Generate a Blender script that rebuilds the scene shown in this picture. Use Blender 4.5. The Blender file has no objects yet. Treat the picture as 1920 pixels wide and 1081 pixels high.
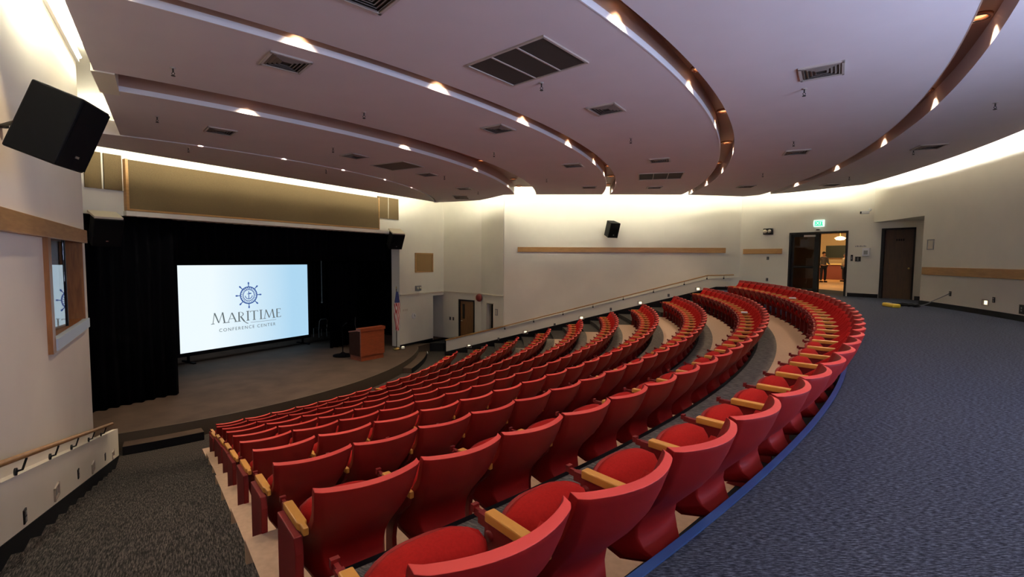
import bpy, bmesh, math, random
from mathutils import Vector, Matrix
random.seed(7)
PI = math.pi
R_ = math.radians
scene = bpy.context.scene
COL = scene.collection

# ------------------------------------------------------------------ helpers
ORD = ['first', 'second', 'third', 'fourth', 'fifth', 'sixth', 'seventh', 'eighth', 'ninth', 'tenth', 'eleventh', 'twelfth',
       'thirteenth', 'fourteenth', 'fifteenth', 'sixteenth', 'seventeenth', 'eighteenth', 'nineteenth', 'twentieth']
ORD += ['twenty-' + o for o in ORD[:9]] + ['thirtieth'] + ['thirty-' + o for o in ORD[:9]]


def W(x, y):
    """survey plan (camera at 0,0) -> world plan (centre of the seating arcs at 0,0)"""
    return (x + 15.412, y - 20.015)


def pol(R, t):
    return (R * math.cos(R_(t)), R * math.sin(R_(t)))


class MB:
    def __init__(s):
        s.v, s.f, s.mi, s.sm = [], [], [], []

    def add(s, vs, fs, m=0, smooth=False):
        b = len(s.v)
        s.v += [tuple(p) for p in vs]
        for q in fs:
            s.f.append(tuple(b + i for i in q)); s.mi.append(m); s.sm.append(smooth)
        return s

    def box(s, c, d, rz=0.0, m=0, rot=None):
        hx, hy, hz = d[0] / 2, d[1] / 2, d[2] / 2
        M = rot if rot is not None else Matrix.Rotation(rz, 3, 'Z')
        vs = [Vector(c) + M @ Vector((x * hx, y * hy, z * hz)) for z in (-1, 1) for x, y in ((-1, -1), (1, -1), (1, 1), (-1, 1))]
        return s.add(vs, [(3, 2, 1, 0), (4, 5, 6, 7), (0, 1, 5, 4), (1, 2, 6, 5), (2, 3, 7, 6), (3, 0, 4, 7)], m)

    def prism(s, pts, ext, m=0):
        """polygon pts (3D list) extruded by vector ext"""
        n = len(pts); e = Vector(ext)
        a = [Vector(p) for p in pts]; b = [p + e for p in a]
        nrm = Vector((0, 0, 0))
        for i in range(n):
            nrm += a[i].cross(a[(i + 1) % n])
        fl = nrm.dot(e) > 0
        F = [tuple(range(n - 1, -1, -1)), tuple(range(n, 2 * n))] + [(i, (i + 1) % n, n + (i + 1) % n, n + i) for i in range(n)]
        if not fl:
            F = [tuple(reversed(q)) for q in F]
        return s.add(a + b, F, m)

    def tube(s, path, r, n=8, m=0, cap=True, smooth=True):
        P = [Vector(p) for p in path]
        rr = r if isinstance(r, (list, tuple)) else [r] * len(P)
        rings = []
        up = None
        for i, p in enumerate(P):
            d = (P[min(i + 1, len(P) - 1)] - P[max(i - 1, 0)]).normalized()
            if up is None:
                up = Vector((0, 0, 1)) if abs(d.z) < 0.9 else Vector((1, 0, 0))
            x = d.cross(up).normalized(); y = x.cross(d).normalized(); up = y
            rings.append([p + (x * math.cos(2 * PI * k / n) + y * math.sin(2 * PI * k / n)) * rr[i] for k in range(n)])
        vs = [q for g in rings for q in g]
        fs = []
        for i in range(len(P) - 1):
            for k in range(n):
                fs.append((i * n + k, i * n + (k + 1) % n, (i + 1) * n + (k + 1) % n, (i + 1) * n + k))
        s.add(vs, fs, m, smooth)
        if cap:
            s.add(rings[0], [tuple(range(n - 1, -1, -1))], m); s.add(rings[-1], [tuple(range(n))], m)
        return s

    def lathe(s, c, prof, n=20, m=0, smooth=True, axis=None):
        """prof list of (r,z); axis optional Matrix 3x3"""
        A = axis if axis is not None else Matrix.Identity(3)
        vs = [Vector(c) + A @ Vector((r * math.cos(2 * PI * k / n), r * math.sin(2 * PI * k / n), z)) for r, z in prof for k in range(n)]
        fs = [(i * n + k, i * n + (k + 1) % n, (i + 1) * n + (k + 1) % n, (i + 1) * n + k) for i in range(len(prof) - 1) for k in range(n)]
        return s.add(vs, fs, m, smooth)

    def arc(s, Rs, z0, z1, tL, tR, n=48, m=0):
        """slab between radii Rs (list), bottoms z0 tops z1; tL,tR numbers or functions of R"""
        fL = tL if callable(tL) else (lambda R: tL)
        fR = tR if callable(tR) else (lambda R: tR)
        nr = len(Rs)
        top, bot = [], []
        for R in Rs:
            for i in range(n + 1):
                t = fL(R) + (fR(R) - fL(R)) * i / n
                x, y = pol(R, t)
                top.append((x, y, z1)); bot.append((x, y, z0))
        N = nr * (n + 1)
        vs = top + bot
        fs = []
        ix = lambda r, i: r * (n + 1) + i
        for r in range(nr - 1):
            for i in range(n):
                a, b, c, d = ix(r, i), ix(r + 1, i), ix(r + 1, i + 1), ix(r, i + 1)
                fs.append((a, b, c, d)); fs.append((N + d, N + c, N + b, N + a))
        for i in range(n):
            a, b = ix(0, i), ix(0, i + 1); fs.append((a, b, N + b, N + a))
            a, b = ix(nr - 1, i), ix(nr - 1, i + 1); fs.append((b, a, N + a, N + b))
        for r in range(nr - 1):
            a, b = ix(r, 0), ix(r + 1, 0); fs.append((b, a, N + a, N + b))
            a, b = ix(r, n), ix(r + 1, n); fs.append((a, b, N + b, N + a))
        return s.add(vs, fs, m)

    def build(s, name, mat, parent=None, bevel=0.0, seg=2):
        me = bpy.data.meshes.new(name)
        o3 = Vector(parent.location) if parent is not None and not parent.get('_local') else Vector((0, 0, 0))
        if parent is not None and parent.parent is not None and parent.parent.get('_local'): o3 = Vector((0, 0, 0))
        if parent is not None and parent.parent is not None and not parent.get('_local') and not parent.parent.get('_local'):
            o3 = o3 + Vector(parent.parent.location)
        me.from_pydata([Vector(p) - o3 for p in s.v], [], s.f)
        mats = mat if isinstance(mat, (list, tuple)) else [mat]
        for mm in mats:
            me.materials.append(mm)
        for p, i, q in zip(me.polygons, s.mi, s.sm):
            p.material_index = i; p.use_smooth = q
        me.update()
        o = bpy.data.objects.new(name, me); COL.objects.link(o)
        if parent is not None:
            o.parent = parent
        if bevel:
            b = o.modifiers.new('bevel', 'BEVEL'); b.width = bevel; b.segments = seg; b.limit_method = 'ANGLE'; b.angle_limit = R_(40)
        return o


def tag(o, label=None, cat=None, group=None, kind=None):
    if label: o['label'] = label
    if cat: o['category'] = cat
    if group: o['group'] = group
    if kind: o['kind'] = kind
    return o


def thing(name, label, cat, loc=(0, 0, 0), group=None):
    o = bpy.data.objects.new(name, None); COL.objects.link(o)
    o.location = loc; o.empty_display_size = .2
    return tag(o, label, cat, group)


def struct(name, mb, mat, label=None):
    o = mb.build(name, mat)
    o['kind'] = 'structure'
    if label: o['label'] = label
    return o


class Line:
    """vertical wall line; k along, off towards the room, z up"""

    def __init__(s, p, q=None, ang=None, inward=None):
        s.o = Vector(W(*p))
        if ang is not None:
            s.d = Vector((math.cos(R_(ang)), math.sin(R_(ang))))
        else:
            s.d = (Vector(W(*q)) - s.o).normalized()
        s.n = Vector((-s.d.y, s.d.x))
        if inward is not None and s.n.dot(Vector(inward)) < 0:
            s.n = -s.n
        s.rz = math.atan2(s.d.y, s.d.x)

    def P(s, k, off=0, z=0):
        p = s.o + s.d * k + s.n * off
        return (p.x, p.y, z)

    def poly(s, mb, kz, o0, o1, m=0):
        e = s.n * (o1 - o0)
        return mb.prism([s.P(k, o0, z) for k, z in kz], (e.x, e.y, 0), m)

    def box(s, mb, k0, k1, o0, o1, z0, z1, m=0):
        return s.poly(mb, [(k0, z0), (k1, z0), (k1, z1), (k0, z1)], o0, o1, m)

    def M(s):
        """columns: along, inward, up"""
        return Matrix(((s.d.x, s.n.x, 0), (s.d.y, s.n.y, 0), (0, 0, 1)))

    def F(s):
        """axis matrix whose Z points into the room (for round things on the wall)"""
        z = Vector((s.n.x, s.n.y, 0)); y = Vector((0, 0, 1)); x = y.cross(z)
        return Matrix((x, y, z)).transposed()


# ------------------------------------------------------------------ materials
def nm(name):
    m = bpy.data.materials.new(name); m.use_nodes = True
    nt = m.node_tree
    return m, nt, nt.nodes['Principled BSDF']


def plain(name, col, rough=.6, metal=0., spec=.5, noise=0., nscale=20., bump=0., bscale=80., coat=0.):
    m, nt, b = nm(name)
    b.inputs['Base Color'].default_value = (*col, 1)
    b.inputs['Roughness'].default_value = rough
    b.inputs['Metallic'].default_value = metal
    b.inputs['Specular IOR Level'].default_value = spec
    if coat: b.inputs['Coat Weight'].default_value = coat
    if noise or bump:
        tc = nt.nodes.new('ShaderNodeTexCoord')
    if noise:
        n = nt.nodes.new('ShaderNodeTexNoise'); n.inputs['Scale'].default_value = nscale; n.inputs['Detail'].default_value = 4
        r = nt.nodes.new('ShaderNodeValToRGB')
        r.color_ramp.elements[0].position = .3; r.color_ramp.elements[1].position = .7
        r.color_ramp.elements[0].color = (*[c * (1 - noise) for c in col], 1)
        r.color_ramp.elements[1].color = (*[min(1, c * (1 + noise)) for c in col], 1)
        nt.links.new(tc.outputs['Object'], n.inputs['Vector']); nt.links.new(n.outputs['Fac'], r.inputs['Fac'])
        nt.links.new(r.outputs['Color'], b.inputs['Base Color'])
    if bump:
        n2 = nt.nodes.new('ShaderNodeTexNoise'); n2.inputs['Scale'].default_value = bscale; n2.inputs['Detail'].default_value = 3
        bp = nt.nodes.new('ShaderNodeBump'); bp.inputs['Strength'].default_value = bump; bp.inputs['Distance'].default_value = .01
        nt.links.new(tc.outputs['Object'], n2.inputs['Vector']); nt.links.new(n2.outputs['Fac'], bp.inputs['Height'])
        nt.links.new(bp.outputs['Normal'], b.inputs['Normal'])
    return m


def emit(name, col, s):
    m, nt, b = nm(name)
    b.inputs['Base Color'].default_value = (*[c * .3 for c in col], 1)
    b.inputs['Emission Color'].default_value = (*col, 1)
    b.inputs['Emission Strength'].default_value = s
    return m


def wood(name, c0, c1, scale=(3, 30, 30), rough=.45):
    m, nt, b = nm(name)
    tc = nt.nodes.new('ShaderNodeTexCoord'); mp = nt.nodes.new('ShaderNodeMapping'); mp.inputs['Scale'].default_value = scale
    n = nt.nodes.new('ShaderNodeTexNoise'); n.inputs['Scale'].default_value = 1.5; n.inputs['Detail'].default_value = 6; n.inputs['Distortion'].default_value = .6
    r = nt.nodes.new('ShaderNodeValToRGB')
    r.color_ramp.elements[0].position = .3; r.color_ramp.elements[1].position = .72
    r.color_ramp.elements[0].color = (*c0, 1); r.color_ramp.elements[1].color = (*c1, 1)
    nt.links.new(tc.outputs['Object'], mp.inputs['Vector']); nt.links.new(mp.outputs['Vector'], n.inputs['Vector'])
    nt.links.new(n.outputs['Fac'], r.inputs['Fac']); nt.links.new(r.outputs['Color'], b.inputs['Base Color'])
    b.inputs['Roughness'].default_value = rough
    return m


def carpet(name, c0, c1, c2, scale=28., rot=-38):
    """loop pile with short flecks running along the arcs"""
    m, nt, b = nm(name)
    L = nt.links
    g = nt.nodes.new('ShaderNodeNewGeometry')
    mp = nt.nodes.new('ShaderNodeMapping'); mp.inputs['Scale'].default_value = (.20, 1.15, 1)
    m0 = nt.nodes.new('ShaderNodeMapping'); m0.inputs['Rotation'].default_value = (0, 0, R_(rot))
    L.new(g.outputs['Position'], m0.inputs['Vector']); L.new(m0.outputs['Vector'], mp.inputs['Vector'])
    n = nt.nodes.new('ShaderNodeTexNoise'); n.inputs['Scale'].default_value = scale; n.inputs['Detail'].default_value = 3; n.inputs['Roughness'].default_value = .65
    L.new(mp.outputs['Vector'], n.inputs['Vector'])
    r = nt.nodes.new('ShaderNodeValToRGB'); e = r.color_ramp.elements
    e[0].position = .36; e[1].position = .64; e[0].color = (*c0, 1); e[1].color = (*c2, 1)
    k = e.new(.5); k.color = (*c1, 1)
    L.new(n.outputs['Fac'], r.inputs['Fac']); L.new(r.outputs['Color'], b.inputs['Base Color'])
    bp = nt.nodes.new('ShaderNodeBump'); bp.inputs['Strength'].default_value = .5; bp.inputs['Distance'].default_value = .012
    L.new(n.outputs['Fac'], bp.inputs['Height']); L.new(bp.outputs['Normal'], b.inputs['Normal'])
    b.inputs['Roughness'].default_value = .95; b.inputs['Specular IOR Level'].default_value = .15
    return m


# ------------------------------------------------------------------ dimensions
DR, RISE, R10 = 1.22, .324, 24.28
Rrow = lambda k: R10 - DR * (10 - k)           # radius of the seat-back rim line of row k
Frow = lambda k: -RISE * (11 - k)              # floor of tier k
ZST, ZOR, ZC, ZU = -2.84, -3.24, 3.846, 4.85   # stage, orchestra floor, ceiling, slab above the coves
RISER0 = Rrow(1) - .13                         # first riser; tier k starts at RISER0 + DR*(k-2)
RIS = lambda k: RISER0 + DR * (k - 2)
STRIP0, STRIP1 = 24.155, 24.20

M = dict(
    wall=plain('wall_paint', (.77, .735, .635), .75, noise=.03, nscale=1.2, bump=.05),
    ceil=plain('ceiling_paint', (.60, .535, .53), .8, noise=.02, nscale=2),
    slotface=plain('slot_side_copper', (.40, .25, .18), .4),
    sliplip=plain('slot_lip_daylit', (.74, .72, .72), .4),
    slotcap=plain('slot_copper_brown', (.34, .20, .14), .45, spec=.5),
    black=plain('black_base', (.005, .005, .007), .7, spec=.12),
    cabinet=plain('speaker_cabinet', (.0025, .0025, .003), .6, spec=.15),
    blackmetal=plain('black_metal', (.009, .009, .010), .5, spec=.22),
    drape=plain('black_velvet', (.002, .002, .003), .95, spec=.02),
    plastic=plain('red_shell_plastic', (.20, .006, .006), .5, spec=.2, noise=.05, nscale=3, bump=.04, bscale=300),
    rim=plain('red_rim_lit', (.56, .050, .042), .5, spec=.3),
    fabric=plain('red_upholstery', (.29, .009, .008), .9, spec=.1, noise=.10, nscale=90, bump=.25, bscale=250),
    redmetal=plain('red_cast_metal', (.13, .006, .007), .5, spec=.25),
    oak=wood('golden_oak', (.48, .20, .030), (.62, .30, .06), (12, 3, 12), .4),
    rail=wood('oak_rail', (.31, .155, .050), (.42, .23, .080), (2, 2, 18), .45),
    winwood=wood('brown_window_wood', (.22, .09, .03), (.40, .17, .05), (14, 14, 1.6), .4),
    lectwood=wood('lectern_cherry', (.15, .030, .009), (.22, .048, .014), (3, 3, 14), .45),
    lectside=plain('lectern_dark_side', (.03, .010, .006), .8, spec=.1, noise=.1),
    doorwood=wood('dark_door_wood', (.032, .014, .006), (.060, .027, .011), (14, 14, 1.5), .5),
    brass=plain('brass', (.6, .42, .15), .3, 1.),
    chrome=plain('satin_chrome', (.7, .7, .7), .28, 1.),
    copper=plain('copper_reflector', (.75, .45, .28), .25, 1.),
    white=plain('white_enamel', (.75, .75, .73), .4),
    cream=plain('cream_plate', (.62, .56, .45), .5),
    ventm=plain('vent_enamel', (.42, .36, .31), .5),
    louvre=plain('vent_louvre_brown', (.17, .14, .115), .55),
    brownmesh=plain('brown_grille_mesh', (.10, .07, .05), .8),
    ventdark=plain('vent_dark', (.035, .028, .02), .8),
    acoustic=plain('brown_acoustic_cloth', (.098, .069, .036), .95, spec=.1, noise=.12, nscale=60, bump=.2),
    bluevinyl=plain('blue_edge_vinyl', (.035, .085, .26), .4),
    stagefl=plain('stage_floor', (.060, .041, .032), .75, spec=.12, noise=.2, nscale=1.5),
    stageface=plain('stage_front', (.05, .035, .022), .6),
    yellow=plain('yellow_plastic', (.85, .62, .06), .45),
    greyplastic=plain('grey_plastic', (.25, .25, .25), .5),
    redbell=plain('red_bell_enamel', (.16, .012, .012), .4),
    paper=plain('white_paper', (.8, .8, .84), .7),
    sill=plain('sill_screen_tint', (.50, .60, .70), .5),
)
M['blue'] = carpet('blue_grey_carpet', (.004, .005, .011), (.027, .032, .057), (.098, .112, .163), 140, 0)
M['dark'] = carpet('charcoal_aisle_carpet', (.007, .006, .006), (.028, .025, .024), (.092, .076, .069), 95, 56)
M['tier'] = plain('tan_tier_flooring', (.42, .28, .19), .55, noise=.08, nscale=25)
M['runner'] = carpet('grey_runner_carpet', (.07, .065, .06), (.15, .135, .12), (.26, .235, .205), 60, 30)
m, nt, b = nm('window_glass')
b.inputs['Base Color'].default_value = (.9, .95, .95, 1); b.inputs['Roughness'].default_value = 0.; b.inputs['Transmission Weight'].default_value = 1; b.inputs['IOR'].default_value = 1.5
M['glass'] = m
M['tube'] = emit('tube_warm', (1., .96, .76), 190)
M['tubecool'] = emit('tube_cool', (1., .98, .93), 330)
M['lamp'] = emit('warm_lamp', (1., .55, .25), 1.6)
M['step'] = emit('step_light_lens', (1., .88, .6), 1.6)
M['green'] = emit('exit_green', (.05, .75, .42), 1.1)
M['exitwhite'] = emit('exit_white', (.75, 1., .85), 1.2)

# ------------------------------------------------------------------ wall lines
LW = Line((-8.97, 10.43), ang=-55, inward=(1, 1))
RW = Line((-3.05, 21.9), ang=-6.2, inward=(0, -1))
P0 = Line((-5.19, 21.8), ang=59.3, inward=(1, -1))
CH = Line((9.85, 20.5), ang=-53, inward=(-1, -1))
WB = Line((-3.55, 24.56), (-1.5, 23.05), inward=(-1, -1))
WC = Line((-1.5, 23.05), (-.39, 21.61), inward=(-1, -1))
RA = 28.2   # rear arc wall
for l in (LW, RW, P0, CH):
    pass

# ------------------------------------------------------------------ floors
tl = -57.6
fl = MB().arc([STRIP1, 26, 29.6], -.34, 0, -66, 6, 60)
struct('floor', fl, M['blue'], 'blue-grey flecked carpet of the upper level')
ed = MB().arc([STRIP0, STRIP1 - .004], -.34, .004, -57.5, 1.5, 90)
struct('trim_1', ed, M['bluevinyl'], 'blue vinyl nosing along the edge of the upper level')
# row data: n seats, left end, right end
ROWS = {10: (35, -51.31, -4.25), 9: (34, -51.01, -3.35), 8: (32, -50.77, -4.05), 7: (29, -50.53, -4.2), 6: (28, -50.23, -3.86),
        5: (26, -49.84, -3.71), 4: (23, -49.47, -5.16), 3: (21, -48.98, -6.0), 2: (19, -48.59, -6.1), 1: (17, -47.83, -5.6)}
tb = MB()
for k in range(1, 11):
    r0, r1 = (RIS(k) if k > 1 else Rrow(1) - .75), (RIS(k + 1) if k < 10 else STRIP0)
    ex = math.degrees(.07 / Rrow(k))
    tb.arc([r0, r1], Frow(k) - .40, Frow(k), ROWS[k][1] - ex, ROWS[k][2] + ex * 1.2, 60)
struct('floor', tb, M['tier'], 'stepped seating tiers with tan flooring')
# thin dark nosing and grey carpet runner behind each row
nb, ru = MB(), MB()
for k in range(2, 11):
    ins = math.degrees(.30 / Rrow(k))
    nb.arc([RIS(k) - .012, RIS(k) + .03], Frow(k) - .30, Frow(k) + .008, ROWS[k][1] + ins, ROWS[k][2], 60)
    ru.arc([RIS(k) + .03, RIS(k) + .34], Frow(k) - .05, Frow(k) + .006, ROWS[k][1] + ins, ROWS[k][2], 60)
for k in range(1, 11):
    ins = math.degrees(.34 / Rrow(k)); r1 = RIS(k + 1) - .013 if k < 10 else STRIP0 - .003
    nb.arc([Rrow(k) - .40, r1], Frow(k) - .02, Frow(k) + .005, ROWS[k][1] + ins, ROWS[k][2] - ins * .5, 60)  # black floor band paints the shade behind and under the seat backs
struct('trim_2', nb, M['black'], 'black nosings and painted shade strips along the tiers')
struct('floor', ru, M['runner'], 'grey carpet runners between the rows')
ai = MB()
for k in range(2, 12):
    for h in (0, 1):
        z = Frow(k) - RISE / 2 + h * RISE / 2 if k < 11 else -RISE / 2
        if k == 11 and h: continue
        r0 = RIS(k) - .30 + h * .61; r1 = r0 + .61
        if k == 11: r1 = STRIP0
        rr = min(max(k, 1), 10)
        ex = math.degrees(.07 / Rrow(rr))
        ai.arc([r0, r1], z - .5, z, -60, ROWS[rr][1] - ex, 6)
        ai.arc([r0, r1], z - .5, z, ROWS[rr][2] + ex * 1.2, 11.5 - .35 * (r0 - 12.5) * 0 + 1, 8)
struct('floor', ai, M['dark'], 'charcoal carpeted aisle steps')
of = MB().arc([10.6, 12.0, RIS(2) + .2], ZOR - .3, ZOR - .002, -62, 22, 40)
struct('floor', of, M['dark'], 'charcoal carpet in front of the stage')

# ------------------------------------------------------------------ stage
sb = MB()
front = [pol(11.2, -58.5 + 68.5 * i / 40) for i in range(41)]
backL, backR = P0.P(-14.5, -8.2), P0.P(3.2, -8.2)
pts = [(x, y, ZOR - .3) for x, y in front] + [(*P0.P(3.2, .3)[:2], ZOR - .3), (*backR[:2], ZOR - .3), (*backL[:2], ZOR - .3)]
sb.prism(pts, (0, 0, ZST - ZOR + .3))
struct('floor', sb, M['stagefl'], 'dark stage floor with curved front')
sf = MB().arc([11.2, 11.225], ZOR, ZST + .005, -58, 9, 60)
struct('trim_3', sf, M['stageface'], 'dark brown curved stage front')
for nme, a, bb, lab in (('stage_step', -55.3, -47.6, 'dark carpeted step at the left end of the stage front'), ('stage_step', -8.2, 9, 'dark curved step at the right end of the stage front')):
    t = thing(nme, lab, 'step', (*pol(11.4, (a + bb) / 2), ZOR))
    MB().arc([11.24, 11.60], ZOR, ZOR + .2, a, bb, 20).build('tread', M['stagefl'], t)
    MB().arc([11.60, 11.62], ZOR, ZOR + .2, a, bb, 20).build('riser', M['black'], t)
# floor and black kerb of the passage behind the low wall
kb = MB()
kb.prism([P0.P(1.2, .02, ZOR - .3), P0.P(3.6, .02, ZOR - .3), WB.P(3.2, .0, ZOR - .3), WC.P(2.2, .0, ZOR - .3), RW.P(.1, -.15, ZOR - .3), P0.P(1.9, 1.1, ZOR - .3)], (0, 0, ZST - ZOR + .30))
struct('floor', kb, M['black'], 'black carpeted landing by the side doors')

# ------------------------------------------------------------------ walls
lw = MB()
WK0, WK1, WZ0, WZ1 = 3.07, 5.62, .17, 1.56       # window opening
KE = 17.6
LW.poly(lw, [(2.62, -4.2), (WK0, -4.2), (WK0, ZU), (2.62, ZU)], -.42, 0)
LW.poly(lw, [(WK1, -4.2), (KE, -4.2), (KE, ZU), (WK1, ZU)], -.42, 0)
LW.box(lw, WK0, WK1, -.42, 0, -4.2, WZ0)
LW.box(lw, WK0, WK1, -.42, 0, WZ1, ZU)
struct('wall_left', lw, M['wall'])
# return beside the stage, between the left wall and the curtains
rl = MB()
LW.box(rl, -3.4, 3.0, -3.2, -.74, -4.2, ZU); LW.box(rl, 2.63, 3.0, -.74, -.42, -4.2, ZU)
struct('wall_left', rl, M['wall'])
# low wall with sloping top, and its black base
lo = MB()
zl = lambda k: -2.62 + .246 * k
LW.poly(lo, [(0, -3.26), (.4, -3.16), (KE, -3.20 + .256 * KE), (KE, zl(KE)), (0, zl(0))], 0, .09)
struct('wall_left', lo, M['wall'])
bl = MB()
LW.poly(bl, [(0, -3.5), (KE, -3.5 + .2656 * KE - .3), (KE, -3.20 + .256 * KE), (.0, -3.235)], 0, .1)
struct('baseboard_left', bl, M['black'])

rw = MB()
RW.poly(rw, [(2.69, -4.2), (13.3, -4.2), (13.3, ZU), (2.69, ZU)], -.10, 0)
struct('wall_right', rw, M['wall'])
ro = MB()
RW.poly(ro, [(0, -3.05), (12.0, -3.05 + .2655 * 12.0), (13.3, .14), (13.3, .6), (11.7, .50), (2.69, -1.84), (0, -2.55)], -.10, .05)
struct('wall_right', ro, M['wall'])
cp = MB()
RW.poly(cp, [(-.02, -2.55), (2.69, -1.84), (2.69, -1.79), (-.02, -2.50)], -.13, .08)
struct('trim_4', cp, M['rail'], 'oak cap on the low wall')
br = MB()
RW.poly(br, [(0, -3.5), (12.0, -.55), (13.2, -.4), (13.2, .14), (12.0, -3.05 + .2655 * 12.0), (0, -3.05)], -.10, .06)
RW.box(br, -.05, .0, -.12, .07, -3.3, -2.5)
struct('baseboard_right', br, M['black'])

# proscenium wall
pw = MB()
ZH = 2.36
P0.box(pw, -12.6, 0, -.5, 0, ZH, ZU)                    # header
P0.box(pw, 0, 2.36, -.5, 0, -4.2, ZU)                   # wall right of the opening
P0.box(pw, 2.36, 3.25, -.5, 0, -.60, ZU)                # over the passage
struct('wall_stage', pw, M['wall'])
pr = MB()
P0.box(pr, 2.36, 3.9, -2.3, -2.2, -4.2, 0); P0.box(pr, 3.25, 3.35, -2.3, -.02, -4.2, 0)
P0.box(pr, 2.3, 3.4, -2.3, -.5, -.6, -.5)
struct('wall_passage', pr, M['wall'])
# stage house shell (dark)
sh = MB()
P0.box(sh, -15.2, 4.2, -8.4, -8.2, -4.2, ZU); P0.box(sh, -15.2, -15.0, -8.2, -.6, -4.2, ZU); P0.box(sh, 2.25, 2.35, -8.2, -.5, -4.2, ZU)
struct('wall_stage', sh, M['drape'])
wb = MB()
DZ = ZST
WB.box(wb, -.05, 1.05, -.3, 0, -4.2, ZU); WB.box(wb, 2.12, 2.65, -.3, 0, -4.2, ZU); WB.box(wb, 1.05, 2.12, -.3, 0, -.77, ZU)
struct('wall_far_corner', wb, M['wall'])
wc = MB()
WC.box(wc, -.12, .45, -.3, 0, -4.2, ZU); WC.box(wc, 1.07, 1.80, -.3, 0, -4.2, ZU); WC.box(wc, .45, 1.07, -.3, 0, -.80, ZU)
WC.box(wc, -.2, 1.9, -1.5, -1.4, -4.2, 0)
struct('wall_far_corner', wc, M['wall'])
cl = MB()
P0.box(cl, .0, 3.2, 0, .05, -.47, -.40); WB.box(cl, .0, 2.65, 0, .05, -.47, -.40); WC.box(cl, -.05, 1.85, 0, .05, -.47, -.40)
struct('trim_5', cl, M['cream'], 'painted ledge moulding on the corner walls')
bb_ = MB()
P0.box(bb_, -.0, 2.3, 0, .03, ZST, ZST + .09)
struct('baseboard_stage', bb_, M['black'])

# chamfer wall with the glazed doorway
D0, D1, DH = 1.97, 3.98, 2.39
cw = MB()
CH.box(cw, -.3, D0, -.3, 0, -.6, ZU); CH.box(cw, D1, 4.86, -.3, 0, -.6, ZU); CH.box(cw, D0, D1, -.3, 0, DH, ZU)
struct('wall_rear', cw, M['wall'])
# rear arc wall with the door recess
AT0, AT1 = -7.0, -12.2
WN0, WN1 = -37.0, -47.0                                 # assumed window, added behind the viewpoint to bring in bluish light
aw = MB()
aw.arc([RA, RA + .3], -.6, ZU, WN0, AT1, 40)
aw.arc([RA, RA + .3], -.6, .8, WN1, WN0, 12)
aw.arc([RA, RA + .3], 3.1, ZU, WN1, WN0, 12)
aw.arc([RA, RA + .3], -.6, ZU, -66, WN1, 24)
aw.arc([RA, RA + .3], 2.63, ZU, AT1, AT0, 8)
struct('wall_rear', aw, M['wall'])
rc = MB()
Q0, Q1 = 4.97, 5.90                                     # the timber door stands in the same plane as the glazed doors
CH.box(rc, 4.86, Q0, -.3, 0, -.6, 2.9); CH.box(rc, Q1, 6.6, -.3, 0, -.6, 2.9); CH.box(rc, Q0, Q1, -.3, 0, 2.42, 2.9)
pB = Vector((*pol(RA + .28, AT1), 0)); pC = Vector(CH.P(6.5, 0, 0)); pA = Vector(CH.P(4.8, 0, 0))
dB = (pC - pB).normalized(); nB = Vector((dB.y, -dB.x, 0)) * .12
rc.prism([pB + Vector((0, 0, -.6)), pC + Vector((0, 0, -.6)), pC + Vector((0, 0, 2.9)), pB + Vector((0, 0, 2.9))], nB)
rc.prism([pA + Vector((0, 0, 2.635)), Vector((*pol(RA + .02, -9), 2.635)), Vector((*pol(RA + .02, AT1 - .1), 2.635)), pC + nB + Vector((0, 0, 2.635))], (0, 0, .1))
struct('wall_rear', rc, M['wall'])
bs = MB()
bs.arc([RA - .02, RA], 0, .13, -64, AT1, 60)
CH.box(bs, D1 + .05, 4.95, 0, .02, 0, .13); CH.box(bs, 5.95, 6.4, 0, .02, 0, .13); CH.box(bs, .0, D0 - .05, 0, .02, 0, .13)
struct('baseboard_rear', bs, M['black'])
w2 = bpy.data.objects.new('assumed_window', None); COL.objects.link(w2); w2.location = (*pol(RA, -42), .8); w2['kind'] = 'structure'  # unseen window, assumed from the bluish light and added here
b = MB(); b.arc([RA + .1, RA + .18], .8, .88, WN1, WN0, 12); b.arc([RA + .1, RA + .18], 3.02, 3.1, WN1, WN0, 12)
for j in range(5):
    t = WN1 + (WN0 - WN1) * j / 4; b.arc([RA + .1, RA + .18], .8, 3.1, max(WN1, t - .08), min(WN0, t + .08), 1)
b.build('window_frame', M['white'], w2)
L = bpy.data.lights.new('assumed_daylight', 'AREA'); L.shape = 'RECTANGLE'; L.size = 5.2; L.size_y = 2.4; L.energy = 950; L.color = (.56, .66, 1.)  # added area light, stands in for daylight through the assumed window
lo_ = bpy.data.objects.new('assumed_daylight', L); COL.objects.link(lo_); lo_.location = (*pol(RA + .9, -42), 1.35)
lo_.rotation_euler = Vector((-math.cos(R_(-42)), -math.sin(R_(-42)), 1.15)).to_track_quat('-Z', 'Z').to_euler()

# ------------------------------------------------------------------ ceiling
tLc = -54.2
def tRc(R):
    tab = [(11.9, 9.4), (12.4, 8.4), (14.0, 4.0), (15.1, -3.1), (15.5, -3.4), (22., -3.2), (24.7, -1.9), (25.5, -3.6), (26.0, -4.5), (27.5, -8.3)]
    for (a, ta), (b, tb_) in zip(tab, tab[1:]):
        if R <= b: return ta + (tb_ - ta) * (R - a) / (b - a)
    return tab[-1][1]
TH = .30
BANDS = [[12.05, 12.7, 13.4, 14.0, 14.6, 15.1, 15.49], [16.376, 17.5, 18.955], [19.283, 20.6, 22.06], [22.37, 23.5, 24.7, 25.13], [25.43, 26.0, 26.6, 27.1, 27.5]]
for bnd in BANDS:
    struct('ceiling', MB().arc(bnd, ZC, ZC + TH, tLc, tRc, 60), M['ceil'])
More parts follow.
